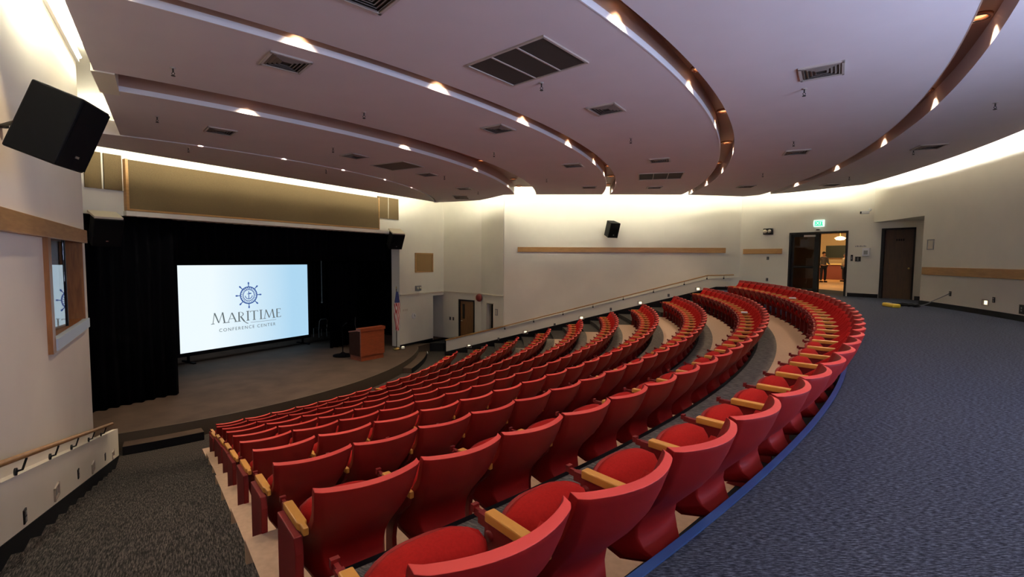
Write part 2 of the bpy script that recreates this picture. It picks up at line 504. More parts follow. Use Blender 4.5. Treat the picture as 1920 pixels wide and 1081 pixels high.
# front band from the first slot to the stage cove
fb = MB(); n = 50
A = [pol(11.95, -56.3 + 65.9 * i / n) for i in range(n + 1)]
c0, c1 = Vector(W(-9.95, 11.0)), Vector(W(-3.42, 22.0))
B = [tuple(c0.lerp(c1, i / n)) for i in range(n + 1)]
vs = [(x, y, ZC) for x, y in A] + [(x, y, ZC) for x, y in B] + [(x, y, ZC + TH) for x, y in A] + [(x, y, ZC + TH) for x, y in B]
N = n + 1; F = []
for i in range(n):
    F += [(i, i + 1, N + i + 1, N + i), (2 * N + i, 3 * N + i, 3 * N + i + 1, 2 * N + i + 1), (i + 1, i, 2 * N + i, 2 * N + i + 1), (N + i, N + i + 1, 3 * N + i + 1, 3 * N + i)]
F += [(0, N, 3 * N, 2 * N), (N + n, n, 2 * N + n, 3 * N + n)]
fb.add(vs, F)
struct('ceiling', fb, M['ceil'])
SLOTS = dict(A=(11.95, 12.05), B=(15.49, 16.376), C=(18.955, 19.283), D=(22.06, 22.37), E=(25.13, 25.43))
for i, (a, b) in enumerate(SLOTS.values()):
    t1 = tRc((a + b) / 2) - .2
    struct('ceiling', MB().arc([a - .05, b + .05], ZC + TH, ZC + TH + .05, tLc, t1, 60), M['slotcap'])
    s2 = MB().arc([a, a + .012], ZC - .002, ZC + TH, tLc, t1, 60)
    struct('trim_6', s2, M['slotface'], None)
    if i != 4: struct('trim_9', MB().arc([a + .004, a + .020], ZC - .006, ZC + .075, tLc, t1, 60), M['sliplip'], None)  # white strip paints the daylight caught by the slot's lower edge
ep = MB().arc([15.3, 16.38], ZC - .02, ZC + TH, -54.3, -53.4, 3)
struct('trim_7', ep, M['cream'], 'pale plate closing the end of the wide ceiling slot')
up = MB()
up.box((14, -10, ZU + .1), (44, 44, .2))
struct('ceiling', up, M['wall'])

# ------------------------------------------------------------------ seats
def seat_meshes():
    """local axes: X towards the left aisle, Y away from the stage, Z up from the tier floor; rim line at y = 0"""
    out = {}
    prof = [(.080, .834), (.072, .81), (.048, .74), (.014, .665), (-.040, .59), (-.105, .52), (-.165, .455), (-.205, .395), (-.213, .34), (-.196, .287), (-.162, .242)]
    half = [.269, .269, .263, .256, .249, .246, .244, .242, .238, .225, .190]
    pan = [.236, .236, .228, .217, .205, .193, .182, .172, .162, .145, .105]     # half width of the flat rear panel
    pbow = [.062, .062, .060, .056, .050, .042, .034, .027, .022, .016, .008]
    ret = [.030, .030, .034, .040, .060, .100, .140, .165, .170, .150, .110]     # side returns folding forward
    NU = 25

    def surf(d0, us, i0=0, i1=None, wsc=1.0):
        rows = []
        for i in range(i0, i1 if i1 else len(prof)):
            y, z = prof[i]
            a, b = prof[max(i - 1, 0)], prof[min(i + 1, len(prof) - 1)]
            ty, tz = b[0] - a[0], b[1] - a[1]; l = math.hypot(ty, tz)
            ny, nz = tz / l, -ty / l     # forward/up normal
            if ny > 0: ny, nz = -ny, -nz
            row = []
            for u in us:
                q = abs(u); e = min(q / .76, 1); f = max(0, (q - .76) / .24)
                x = math.copysign(pan[i] * e + (half[i] - pan[i]) * f ** .9, u) * wsc
                row.append((x, y - pbow[i] * e * e - ret[i] * f ** 1.15 + ny * d0, z + nz * d0))
            rows.append(row)
        return rows
    us = [-1, -.95, -.89, -.83, -.785, -.76, -.735, -.66, -.55, -.42, -.28, -.14]; us = us + [0] + [-q for q in reversed(us)]

    def solid(mb, A, B, m=0, rim=0):
        nr, nc = len(A), len(A[0])
        vs = [p for r in A for p in r] + [p for r in B for p in r]; N = nr * nc; F = []
        for i in range(nr - 1):
            for j in range(nc - 1):
                q = (i * nc + j, i * nc + j + 1, (i + 1) * nc + j + 1, (i + 1) * nc + j)
                F.append(q); F.append(tuple(N + x for x in reversed(q)))
        for j in range(nc - 1):
            F.append((j + 1, j, N + j, N + j + 1)); k = (nr - 1) * nc
            F.append((k + j, k + j + 1, N + k + j + 1, N + k + j))
        for i in range(nr - 1):
            F.append((i * nc, (i + 1) * nc, N + (i + 1) * nc, N + i * nc)); k = nc - 1
            F.append(((i + 1) * nc + k, i * nc + k, N + i * nc + k, N + (i + 1) * nc + k))
        mb.add(vs, F, m, False)
        for x in range(len(mb.sm) - len(F), len(mb.sm) - len(F) + 2 * (nr - 1) * (nc - 1)):
            mb.sm[x] = True
        for j in range(nc - 1):          # top rim band, paler red paints in the overhead light
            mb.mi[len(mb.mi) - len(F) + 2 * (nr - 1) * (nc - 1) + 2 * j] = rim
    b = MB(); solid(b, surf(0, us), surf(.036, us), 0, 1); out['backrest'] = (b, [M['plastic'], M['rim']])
    b = MB(); solid(b, surf(.032, us, 2, 9, .88), surf(.050, us, 2, 9, .82)); out['back_cushion'] = (b, M['fabric'])
    # tip-up seat: pan plate under an upholstered cushion, half raised
    hy, hz, ph = -.300, .29, R_(60)
    dv = Vector((0, -math.cos(ph), math.sin(ph))); nv = Vector((0, math.sin(ph), math.cos(ph)))
    def slab(l0, l1, w0, w1, t0, t1, crown, round_):
        mb = MB(); nl, nw = 9, 11
        G = []
        for side in (0, 1):
            for i in range(nl):
                f = i / (nl - 1)
                w = w0 + (w1 - w0) * f
                if round_:
                    g = max(0, (f - .80) / .20); w *= (1 - .12 * g * g)
                for j in range(nw):
                    u = -1 + 2 * j / (nw - 1)
                    e = (1 - abs(u) ** 4) * (1 - abs(2 * f - 1) ** 5)
                    t = (t1 + crown * e) if side else t0
                    if side and (abs(u) == 1 or f in (0, 1)): t = t0 + (t1 - t0) * .55
                    l = l0 + (l1 - l0) * f - (.05 * abs(u) ** 3 if (round_ and f > .7) else 0)
                    G.append(Vector((u * w, hy, hz)) + dv * l + nv * t)
        N = nl * nw; F = []
        for i in range(nl - 1):
            for j in range(nw - 1):
                q = (i * nw + j, i * nw + j + 1, (i + 1) * nw + j + 1, (i + 1) * nw + j)
                F.append(tuple(N + x for x in q)); F.append(tuple(reversed(q)))
        ring = [j for j in range(nw)] + [i * nw + nw - 1 for i in range(1, nl)] + [(nl - 1) * nw + j for j in range(nw - 2, -1, -1)] + [i * nw for i in range(nl - 2, 0, -1)]
        for a, c in zip(ring, ring[1:] + ring[:1]):
            F.append((a, c, N + c, N + a))
        mb.add(G, F, 0, True)
        return mb
    out['seat_cushion'] = (slab(.03, .362, .188, .238, .010, .066, .052, True), M['fabric'])
    out['seat_pan'] = (slab(.0, .368, .186, .238, -.018, .012, 0, True), M['plastic'])
    # arm on the left-aisle side of the seat, its support casting and foot
    ax = .2775
    b = MB()
    pts = [(-.026, -.455), (.022, -.455), (.022, -.205), (.012, -.180), (.012, -.125), (-.014, -.125), (-.014, -.180), (-.026, -.205)]
    b.prism([(ax + x, y, .578) for x, y in pts], (0, 0, .040)); out['armrest'] = (b, M['oak'])
    b = MB()
    b.box((ax, -.47, .572), (.030, .07, .045)); b.box((ax, -.515, .580), (.016, .05, .030)); b.box((ax, -.545, .592), (.030, .02, .030))
    b.lathe((ax - .022, -.43, .53), [(0, 0), (.022, 0), (.022, .044), (0, .044)], 10, axis=Matrix.Rotation(PI / 2, 3, 'Y'))
    out['arm_bracket'] = (b, M['redmetal'])
    b = MB()
    b.prism([(ax - .014, y, z) for y, z in ((-.46, .578), (-.14, .578), (-.17, .52), (-.27, .43), (-.325, .34), (-.34, .26), (-.33, .04), (-.26, .0), (-.47, .0), (-.42, .05), (-.42, .30), (-.475, .42))], (.028, 0, 0))
    out['leg'] = (b, M['redmetal'])
    # aisle end panel
    b = MB()
    b.prism([(ax + .012, y, z) for y, z in ((-.45, .578), (-.14, .578), (-.12, .50), (-.14, .0), (-.44, .0))], (.04, 0, 0))
    out['end_panel'] = (b, M['redmetal'])
    return out


SM = seat_meshes()
proto = bpy.data.objects.new('theater_seat', None); COL.objects.link(proto); proto['_local'] = 1
PARTS = {}
SUB = {'seat_cushion': 'seat_pan', 'back_cushion': 'backrest', 'arm_bracket': 'armrest'}     # part of a part
for nme in ('backrest', 'back_cushion', 'seat_pan', 'seat_cushion', 'armrest', 'arm_bracket', 'leg', 'end_panel'):
    mb, mat = SM[nme]
    PARTS[nme] = mb.build(nme, mat, PARTS[SUB[nme]] if nme in SUB else proto, bevel=(.006 if nme in ('armrest', 'end_panel') else .004 if nme in ('backrest',) else 0))
    if nme == 'armrest': PARTS[nme]['label'] = 'oak armrest'
first = True
SEATPOS = {}
for k in range(10, 0, -1):
    n, a, b = ROWS[k]
    step = (b - a) / n
    rowname = 'row at the back' if k == 10 else 'front row' if k == 1 else ORD[k - 1] + ' row from the stage'
    idx = list(range(n))
    if k == 1: idx = [i for i in idx if i != 7]          # wheelchair space in the front row
    for c, i in enumerate(idx):
        t = a + step * (i + .5)
        R = Rrow(k)
        last = (i == n - 1) or (k == 1 and i == 6)
        firsts = (i == 0) or (k == 1 and i == 8)
        if first:
            o = proto
        else:
            o = proto.copy(); COL.objects.link(o)
        o.location = (*pol(R, t), Frow(k)); o.rotation_euler = (0, 0, R_(t - 90))
        SEATPOS[(k, c)] = (R, t)
        tag(o, 'red tip-up seat, %s from the left aisle in the %s' % (ORD[c], rowname), 'seat', 'red auditorium seats')
        got = {}
        for nme, p in PARTS.items():
            if first or (nme == 'end_panel' and i != 0) or (nme == 'leg' and i == 0):
                continue
            q = p.copy(); COL.objects.link(q); q.parent = got[SUB[nme]] if nme in SUB else o
            got[nme] = q
        if last:
            for nme in ('armrest', 'arm_bracket', 'leg'):
                q = PARTS[nme].copy(); COL.objects.link(q); q.parent = got['extra'] if nme in SUB else o
                if nme not in SUB: q.location = (-.558, 0, 0)
                if nme == 'armrest': got['extra'] = q
        first = False
# first seat (left end of the back row) keeps its end panel; drop its spare leg
bpy.data.objects.remove(PARTS['leg'])
if '_local' in proto: del proto['_local']
for o in scene.objects:
    if '_local' in o: del o['_local']

# ------------------------------------------------------------------ ceiling fittings
def local_frame(R, t):
    """columns: tangential, radial, up"""
    r = R_(t)
    return Matrix(((-math.sin(r), math.cos(r), 0), (math.cos(r), math.sin(r), 0), (0, 0, 1)))


def diffuser(R, t, lab, s=.52):
    x, y = pol(R, t)
    o = thing('ceiling_vent', lab, 'vent', (x, y, ZC), 'square ceiling vents')
    A = local_frame(R, t); c = Vector((x, y, ZC))
    fr = MB()
    for sx, sy, dx, dy in ((0, 1, s, .032), (0, -1, s, .032), (1, 0, .032, s), (-1, 0, .032, s)):
        fr.box(c + A @ Vector((sx * (s / 2 - .016), sy * (s / 2 - .016), -.012)), (dx, dy, .024), rot=A)
    fr.build('frame', M['ventm'], o)
    MB().box(c + Vector((0, 0, -.003)), (s - .08, s - .08, .006), rot=A).build('backing', M['ventdark'], o)
    lv = MB()
    for j, q in enumerate((.42, .33, .24, .15)):
        for sx, sy in ((0, 1), (0, -1), (1, 0), (-1, 0)):
            d = (q, .034, .004) if sy else (.034, q, .004)
            tilt = Matrix.Rotation(R_(32) * (sy if sy else -sx), 3, 'X' if sy else 'Y')
            lv.box(c + A @ Vector((sx * q / 2, sy * q / 2, -.014)), d, rot=A @ tilt)
    lv.build('louvre', M['louvre'], o)


def grille(R, t, sr, st, lab, n=3):
    x, y = pol(R, t)
    o = thing('return_grille', lab, 'vent', (x, y, ZC), 'long ceiling grilles')
    A = local_frame(R, t); c = Vector((x, y, ZC))
    MB().box(c + Vector((0, 0, -.003)), (st - .03, sr - .03, .006), rot=A).build('mesh_panel', M['ventdark'] if n > 1 else M['brownmesh'], o)
    fr = MB()
    for sy in (-1, 1):
        fr.box(c + A @ Vector((0, sy * sr / 2, -.01)), (st + .03, .03, .02), rot=A)
        fr.box(c + A @ Vector((sy * st / 2, 0, -.01)), (.03, sr, .02), rot=A)
    for j in range(1, n):
        fr.box(c + A @ Vector((0, -sr / 2 + sr * j / n, -.008)), (st, .022, .016), rot=A)
    fr.build('frame', M['ventm'], o)


bandname = ['ceiling band nearest the stage', 'second ceiling band from the stage', 'middle ceiling band', 'fourth ceiling band from the stage', 'rear ceiling band']
VENTS = [(13.85, 0, (-47.15, -34.6, -22.6, -10.3)), (18.38, 1, (-47.6, -34.67, -22.0, -9.4)), (20.66, 2, (-47.4, -34.6, -21.6, -8.5)), (23.75, 3, (-34.4, -21.3, -8.3)), (26.4, 4, (-33.0, -20.5, -8.6))]
VENTS[1] = (17.6 + .78, 1, VENTS[1][2])
for R, bi, ts in VENTS:
    R2 = min(R, 18.62) if bi == 1 else R
    for j, t in enumerate(ts):
        diffuser(R2, t, 'square louvred ceiling vent, %s from the left in the %s' % (ORD[j], bandname[bi]))
grille(20.68, -41.1, 1.28, .95, 'large dark three-panel grille in the middle ceiling band, nearest the camera')
grille(20.64, -14.9, 1.28, 1.1, 'dark three-panel grille at the far end of the middle ceiling band')
grille(13.86, -28.5, 1.18, .86, 'brown ceiling grille at the centre of the band nearest the stage', 1)
grille(13.25, .1, .6, 1.15, 'wide brown grille by the ceiling corner right of the stage', 1)


def sprinkler(R, t, lab):
    x, y = pol(R, t)
    o = thing('fire_sprinkler', lab, 'sprinkler', (x, y, ZC), 'ceiling sprinklers')
    c = Vector((x, y, ZC))
    MB().lathe(c, [(0, -.012), (.034, -.010), (.034, 0), (0, 0)], 14).build('flange', M['ventm'], o)
    b = MB(); b.tube([c, c + Vector((0, 0, -.06))], .010, 8)
    for s in (-1, 1): b.tube([c + Vector((0, 0, -.055)), c + Vector((s * .022, 0, -.075)), c + Vector((0, 0, -.105))], .005, 6)
    b.build('stem', M['ventdark'], o)
    MB().lathe(c, [(0, -.112), (.026, -.112), (.026, -.105), (0, -.105)], 12).build('deflector', M['ventdark'], o)


SPR = [(11.6, (-48.2, -31.0), 'ceiling strip before the first slot'), (14.2, (-51.5, -38.0, -20.8, -7.1), bandname[0]), (17.15, (-51.2, -41.9, -29.3, -15.9), bandname[1]),
       (20.42, (-39.2, -28.7), bandname[2]), (23.53, (-32.8, -24.2, -14.5), bandname[3]), (26.22, (-27.7, -19.9, -12.0), bandname[4])]
for R, ts, nme in SPR:
    for j, t in enumerate(ts):
        sprinkler(R, t, 'small pendent sprinkler, %s from the left in the %s' % (ORD[j], nme))

LIGHTS = dict(A=(12.0, [-47.3, -38.2, -29.5, -20.7, -12.0], 620), B=(15.70, [-46.8, -34.0, -22.6, -10.6, -4.6], 170), C=(19.12, [-53.2, -47.7, -41.3, -34.7, -28.5, -22.0, -16.4, -10.9, -5.2], 140),
              D=(22.22, [-47.9, -41.4, -35.0, -28.9, -22.0, -15.4, -9.1, -4.0], 160), E=(25.28, [-47.6, -41.1, -34.4, -28.0, -21.5, -14.6, -8.0], 130))
slotname = dict(A='narrow slot nearest the stage', B='wide slot nearest the stage', C='middle ceiling slot', D='second slot from the back', E='rearmost ceiling slot')
for s, (R, ts, pw_) in LIGHTS.items():
    for j, t in enumerate(ts):
        x, y = pol(R, t); zc = ZC + TH
        o = thing('downlight', 'recessed copper downlight, %s from the left in the %s' % (ORD[j], slotname[s]), 'light', (x, y, zc), 'slot downlights')
        rad = .034 if s == 'A' else .10
        c = Vector((x, y, zc))
        MB().lathe(c, [(rad * 1.25, -.03), (rad * 1.3, 0), (rad, 0), (rad * .75, -.004 + .0), (rad * .98, -.034), (rad * 1.25, -.03)], 20).build('trim_ring', M['copper'], o)
        MB().lathe(c, [(0, -.004), (rad * .8, -.004)], 16).build('lens', M['lamp'], o)
        L = bpy.data.lights.new('downlight_beam', 'SPOT'); L.energy = pw_; L.color = (1., .75, .52); L.spot_size = R_(92); L.spot_blend = .5; L.shadow_soft_size = .05
        lo_ = bpy.data.objects.new('lamp', L); COL.objects.link(lo_); lo_.parent = o; lo_.location = (0, 0, -.045)
        if s == 'A': L.spot_size = R_(74)
        if s == 'A':      # the front row of cans is aimed at the stage
            lo_.location = (0, 0, -.28); lo_.rotation_euler = Vector((-math.cos(R_(t)) * .22, -math.sin(R_(t)) * .22, -1)).to_track_quat('-Z', 'Y').to_euler()


def tube_light(p, q, mat, lab):
    p, q = Vector(p), Vector(q)
    o = thing('fluorescent_light', lab, 'light', tuple((p + q) / 2 - Vector((0, 0, .05))), 'cove tubes')
    MB().tube([p, q], .026, 10).build('tube', mat, o)
    d = (q - p).normalized(); rz = math.atan2(d.y, d.x)
    MB().box((p + q) / 2 - Vector((0, 0, .055)), ((q - p).length + .06, .08, .05), rz).build('housing', M['white'], o)


zt = ZC + TH + .085
zs = ZC + TH + .145
for j in range(6):
    a, b = c0.lerp(c1, (j + (.06 if j else .14)) / 6), c0.lerp(c1, (j + .94) / 6)
    off = Vector((P0.n.x, P0.n.y)) * .14
    zq = zs if j == 5 else zt
    tube_light((a.x + off.x, a.y + off.y, zq), (b.x + off.x, b.y + off.y, zq), M['tube'], 'fluorescent tube above the ceiling edge over the stage, %s from the left' % ORD[j])
for j in range(7):
    r0 = 17.2 + 1.45 * j
    tube_light((*pol(r0, -53.9), zs), (*pol(r0 + 1.3, -53.9), zs), M['tube'] if j < 4 else M['tubecool'], 'fluorescent tube in the cove over the left wall, %s from the stage' % ORD[j])
for j in range(6):
    r0 = 15.6 + 1.5 * j
    tube_light((*pol(r0, tRc(r0) - .45), zs if j < 5 else zt), (*pol(r0 + 1.35, tRc(r0 + 1.35) - .45), zs if j < 5 else zt), M['tube'], 'fluorescent tube in the cove over the right wall, %s from the stage' % ORD[j])
for j, (pa, pb) in enumerate([(W(-3.2, 21.75), W(-1.62, 20.86)), (W(-1.35, 20.6), W(-.45, 19.3))]):
    tube_light((*pa, zt), (*pb, zt), M['tube'], 'fluorescent tube in the corner cove right of the stage, %s from the stage' % ORD[j])
tube_light((*W(9.2, 18.9), zs), (*W(10.3, 17.95), zs), M['tube'], 'fluorescent tube in the rear cove over the glazed doors, further one')
tube_light((*W(10.45, 17.8), zt), (*W(11.45, 16.45), zt), M['tube'], 'fluorescent tube in the rear cove over the glazed doors, nearer one')
for j in range(9):
    t0 = -9.0 - 5.0 * j
    tube_light((*pol(27.35, t0), zt), (*pol(27.35, t0 - 4.6), zt), M['tubecool'], 'fluorescent tube in the cove of the curved rear wall, %s from the doors' % ORD[j])
# strip light seen at the end of the left cove
o = thing('strip_light', 'thin fluorescent strip light along the top of the left wall', 'light', LW.P(4.2, .05, 4.62))
MB().tube([LW.P(2.75, .07, 4.62), LW.P(6.5, .07, 4.62)], .022, 8).build('tube', M['tube'], o)
b = MB(); LW.box(b, 2.65, 6.6, .005, .05, 4.56, 4.68); b.build('housing', M['white'], o)

# ------------------------------------------------------------------ wall speakers
def speaker(loc, yaw, tilt, lab, arm_to, s=(.50, .44, .66), name='wall_speaker', plate=False):
    o = thing(name, lab, 'speaker', loc, 'black wall speakers')
    Rm = Matrix.Rotation(yaw, 3, 'Z') @ Matrix.Rotation(tilt, 3, 'X')   # local -Y is the front
    c = Vector(loc); w, d, h = s
    b = MB()
    P = lambda x, y, z: c + Rm @ Vector((x, y, z))
    ring = [(-w / 2, -d / 2), (w / 2, -d / 2), (w / 2 * .72, d / 2), (-w / 2 * .72, d / 2)]
    b.prism([P(x, y, -h / 2) for x, y in ring], Rm @ Vector((0, 0, h)))
    b.build('cabinet', M['cabinet'], o, bevel=.015)
    MB().box(c + Rm @ Vector((0, -d / 2 - .006, 0)), (w * .93, .012, h * .94), rot=Rm).build('grille', plainblack, o)
    MB().box(c + Rm @ Vector((0, -d / 2 - .015, -h * .30)), (.05, .006, .02), rot=Rm).build('badge', M['chrome'], o)
    b = MB(); b.tube([c + Rm @ Vector((0, d / 2 - .02, 0)), Vector(arm_to)], .018, 8)
    b.lathe(arm_to, [(0, -.01), (.06, -.01), (.06, .01), (0, .01)], 12)
    b.build('wall_arm', M['blackmetal'], o)
    if plate:
        MB().box(c + Rm @ Vector((0, .02, h / 2 + .03)), (w * .95, d * .95, .05), rot=Rm).build('top_light_plate', M['cream'], o)  # added cream plate stands in for cove light on the cabinet top
    return o


plainblack = plain('speaker_grille', (.0015, .0015, .002), .9, spec=.1, bump=.4, bscale=600)
x, y = W(-3.95, 4.17)
yl = math.atan2(LW.n.y, LW.n.x) + PI / 2
speaker((x, y, 2.37), yl - R_(16), R_(22), 'large black speaker high on the left wall, tilted down', LW.P(7.15, .0, 2.49), (.46, .40, .60))
c = RW.P(7.45, .42, 2.60)
speaker(c, math.atan2(RW.n.y, RW.n.x) + PI / 2 + R_(28), R_(20), 'small black speaker on the right wall above the oak rail', RW.P(7.45, .01, 2.62))
c = P0.P(-.62, .34, 2.10)
speaker(c, math.atan2(P0.n.y, P0.n.x) + PI / 2 - R_(18), R_(28), 'black speaker at the top right corner of the stage opening', P0.P(-.5, .0, 2.48), (.62, .5, .72), plate=True)
c = P0.P(-10.95, .34, 1.95)
speaker(c, math.atan2(P0.n.y, P0.n.x) + PI / 2 + R_(0), R_(22), 'black speaker at the top left corner of the stage opening', P0.P(-10.95, .0, 2.42), (.62, .5, .72), plate=True)

# ------------------------------------------------------------------ handrails
def handrail(line, pts, off, brk, lab, zf):
    o = thing('handrail', lab, 'handrail', line.P(pts[0][0], off, pts[0][1]))
    MB().tube([line.P(k, off, z) for k, z in pts], .026, 10).build('rail', M['rail'], o)
    for k in brk:
        z = zf(k)
        b = MB(); b.tube([line.P(k, .09, z - .14), line.P(k, off - .03, z - .13), line.P(k, off, z - .03)], .010, 6)
        b.lathe(line.P(k, .095, z - .14), [(0, -.008), (.034, -.008), (.034, .01), (0, .01)], 10, axis=line.F())
        b.build('bracket', M['blackmetal'], o)


zfl = lambda k: -2.44 + .246 * k
handrail(LW, [(1.75, zfl(1.75)), (KE - 1, zfl(KE - 1))], .17, [2.6, 3.9, 5.25, 6.45, 7.75, 9.1, 10.5], 'oak handrail with dark brackets on the left low wall', zfl)
def zfr(k): return -1.81 + (k - 2.64) * .2712 if k < 11.6 else .62 + .04 * (k - 11.6)
handrail(RW, [(2.5, -1.85), (11.6, .62), (12.7, .66)], .13, [2.76, 4.08, 5.4, 6.73, 8.05, 9.35, 10.65, 11.6, 12.3], 'long oak handrail climbing the right wall', zfr)

# oak chair rails
def chair_rail(mb, lab, loc):
    o = mb.build('wall_rail', M['rail'], None, bevel=.006)
    return tag(o, lab, 'wall rail', 'oak wall rails')


b = MB(); LW.box(b, 2.87, KE, 0, .07, 1.485, 1.70); chair_rail(b, 'thick oak rail along the left wall over the window', None)
b = MB(); RW.box(b, 3.32, 12.36, 0, .06, 1.60, 1.82); chair_rail(b, 'long oak rail on the right wall under the small speaker', None)
b = MB(); CH.box(b, .15, 1.72, 0, .06, 1.56, 1.77); chair_rail(b, 'short oak rail between the corner and the glazed doors', None)
b = MB().arc([RA - .06, RA], .90, 1.12, -52, -12.45, 50); chair_rail(b, 'curved oak rail on the rear wall at the right edge', None)

# small plates, lights and outlets on the walls
def outlet(line, k, z, lab, off=.0, w=.085, h=.13):
    o = thing('wall_outlet', lab, 'outlet', line.P(k, off, z), 'dark wall outlets')
    b = MB(); line.box(b, k - w / 2, k + w / 2, off, off + .012, z - h / 2, z + h / 2); pl = b.build('plate', M['blackmetal'], o)
    b = MB()
    for s in (-1, 1): line.box(b, k - .02, k + .02, off + .012, off + .016, z + s * .03 - .018, z + s * .03 + .018)
    b.build('socket', M['greyplastic'], pl)


def step_light(line, k, z, lab, off=.0):
    o = thing('step_light', lab, 'light', line.P(k, off, z), 'low wall step lights')
    b = MB()
    for z0, z1, a, c in ((-.075, -.055, -.12, .12), (.055, .075, -.12, .12)): line.box(b, k + a, k + c, off, off + .018, z + z0, z + z1)
    for a, c in ((-.12, -.10), (.10, .12)): line.box(b, k + a, k + c, off, off + .018, z - .075, z + .075)
    b.build('frame', M['ventm'], o)
    b = MB(); line.box(b, k - .05, k + .06, off, off + .006, z - .045, z + .045); b.build('lens', M['step'] if line is not LW else M['greyplastic'], o)


for j, (k, z) in enumerate(((1.09, -2.76), (3.70, -2.05), (6.23, -1.34), (8.80, -.62), (11.25, .03))):
    step_light(RW, k, z, 'lit step light low on the right wall, %s from the stage' % ORD[j], .05)
for j, (k, z) in enumerate(((2.47, -2.40), (5.03, -1.68), (7.52, -.93), (10.01, -.27))):
    outlet(RW, k, z, 'small dark outlet low on the right wall, %s from the stage' % ORD[j], .05)
for j, (k, z) in enumerate(((1.05, -2.85), (3.61, -2.17), (6.23, -1.49))):
    step_light(LW, k, z, 'unlit step light low on the left wall, %s from the stage' % ORD[j], .09)
for j, (k, z) in enumerate(((2.19, -2.50), (4.86, -1.80), (7.54, -1.18))):
    outlet(LW, k, z, 'narrow dark outlet low on the left wall, %s from the stage' % ORD[j], .09)
outlet(CH, 1.17, 1.38, 'small dark switch plate under the short oak rail')
outlet(CH, 1.17, .50, 'small dark outlet low between the corner and the glazed doors')
outlet(CH, 4.12, 1.40, 'tall dark card reader right of the glazed doors', w=.07, h=.22)
outlet(CH, 4.31, 1.36, 'square dark switch plate right of the glazed doors', w=.17, h=.17)

# arc-wall fittings
class ArcLine(Line):
    def __init__(s, R, t):
        x, y = pol(R, t); s.o = Vector((x, y)); s.n = Vector((-math.cos(R_(t)), -math.sin(R_(t)))); s.d = Vector((math.sin(R_(t)), -math.cos(R_(t)))); s.rz = math.atan2(s.d.y, s.d.x)


outlet(ArcLine(RA, -14.96), 0, .42, 'dark outlet with a cord plugged in, on the rear wall')
outlet(ArcLine(RA, -18.45), 0, .39, 'dark outlet beside the lit step light on the rear wall')
outlet(ArcLine(RA, -20.45), 0, .26, 'dark box low on the rear wall at the right edge', w=.16, h=.2)
step_light(ArcLine(RA, -17.85), 0, .30, 'lit step light low on the rear wall under the curved oak rail')
l = ArcLine(RA, -12.95)
o = thing('framed_notice', 'small framed notice beside the dark door recess', 'notice', l.P(0, 0, 1.77))
b = MB()
for a, c, z0, z1 in ((-.15, .15, .12, .15), (-.15, .15, -.15, -.12), (-.15, -.12, -.15, .15), (.12, .15, -.15, .15)): l.box(b, a, c, 0, .02, 1.77 + z0, 1.77 + z1)
b.build('frame', M['greyplastic'], o)
b = MB(); l.box(b, -.12, .12, 0, .008, 1.65, 1.89); b.build('sheet', M['cream'], o)
# cord from the outlet, yellow power box and cable heap
a0 = ArcLine(RA, -14.96)
p0_, p3 = Vector(a0.P(0, .03, .42)), Vector((*pol(27.9, -13.4), .02))
pts = []
for i in range(13):
    f = i / 12; p = p0_.lerp(p3, f); p.z = .02 + (p0_.z - .02) * (1 - f) ** 1.6 - .0 + .05 * math.sin(PI * f) * (1 if f < .6 else .5)
    pts.append(p)
tag(MB().tube(pts, .012, 7).build('electric_cable', M['greyplastic']), 'thin grey power cord hanging from the rear wall outlet', 'cord')
x, y = pol(26.95, -14.5)
o = thing('power_strip', 'yellow power strip box on the blue carpet', 'power strip', (x, y, 0))
A = local_frame(27, -14.5)
MB().box((x, y, .05), (.60, .20, .10), rot=A).build('casing', M['yellow'], o, bevel=.03)
b = MB()
for j in range(4): b.box(Vector((x, y, .101)) + A @ Vector((-.2 + .13 * j, 0, 0)), (.07, .07, .012), rot=A)
b.build('socket', M['cream'], o)
pts = []
for i in range(60):
    a = i * .55; rr = .28 + .10 * math.sin(i * 1.3)
    q = Vector((*pol(27.45, -13.75), 0)) + Vector((rr * math.cos(a) * .9, rr * math.sin(a), .02 + .015 * (i % 4)))
    pts.append(q)
tag(MB().tube(pts, .014, 6).build('cable_coil', M['black']), 'tangled black cable on the carpet beside the yellow power strip', 'cable')

# ------------------------------------------------------------------ right-rear fittings on the chamfer wall
def text_mesh(body, size, name, mat, parent, Mx, depth=.004, spacing=1.0):
    cu = bpy.data.curves.new('lettering', 'FONT'); cu.body = body; cu.size = size; cu.align_x = 'CENTER'; cu.align_y = 'CENTER'; cu.extrude = depth; cu.space_character = spacing
    tmp = bpy.data.objects.new('lettering', cu); COL.objects.link(tmp)
    dg = bpy.context.evaluated_depsgraph_get()
    me = bpy.data.meshes.new_from_object(tmp.evaluated_get(dg))
    bpy.data.objects.remove(tmp)
    ploc = Vector(parent.location)
    me.transform(Matrix.Translation(-ploc) @ Mx)
    me.materials.clear(); me.materials.append(mat)
    o = bpy.data.objects.new(name, me); COL.objects.link(o); o.parent = parent
    return o


def face_matrix(line, k, off, z):
    """local x to the viewer's right, y up, z out of the wall into the room"""
    zz = Vector((line.n.x, line.n.y, 0)); yy = Vector((0, 0, 1)); xx = yy.cross(zz)
    m4 = Matrix((xx, yy, zz)).transposed().to_4x4(); m4.translation = Vector(line.P(k, off, z)); return m4


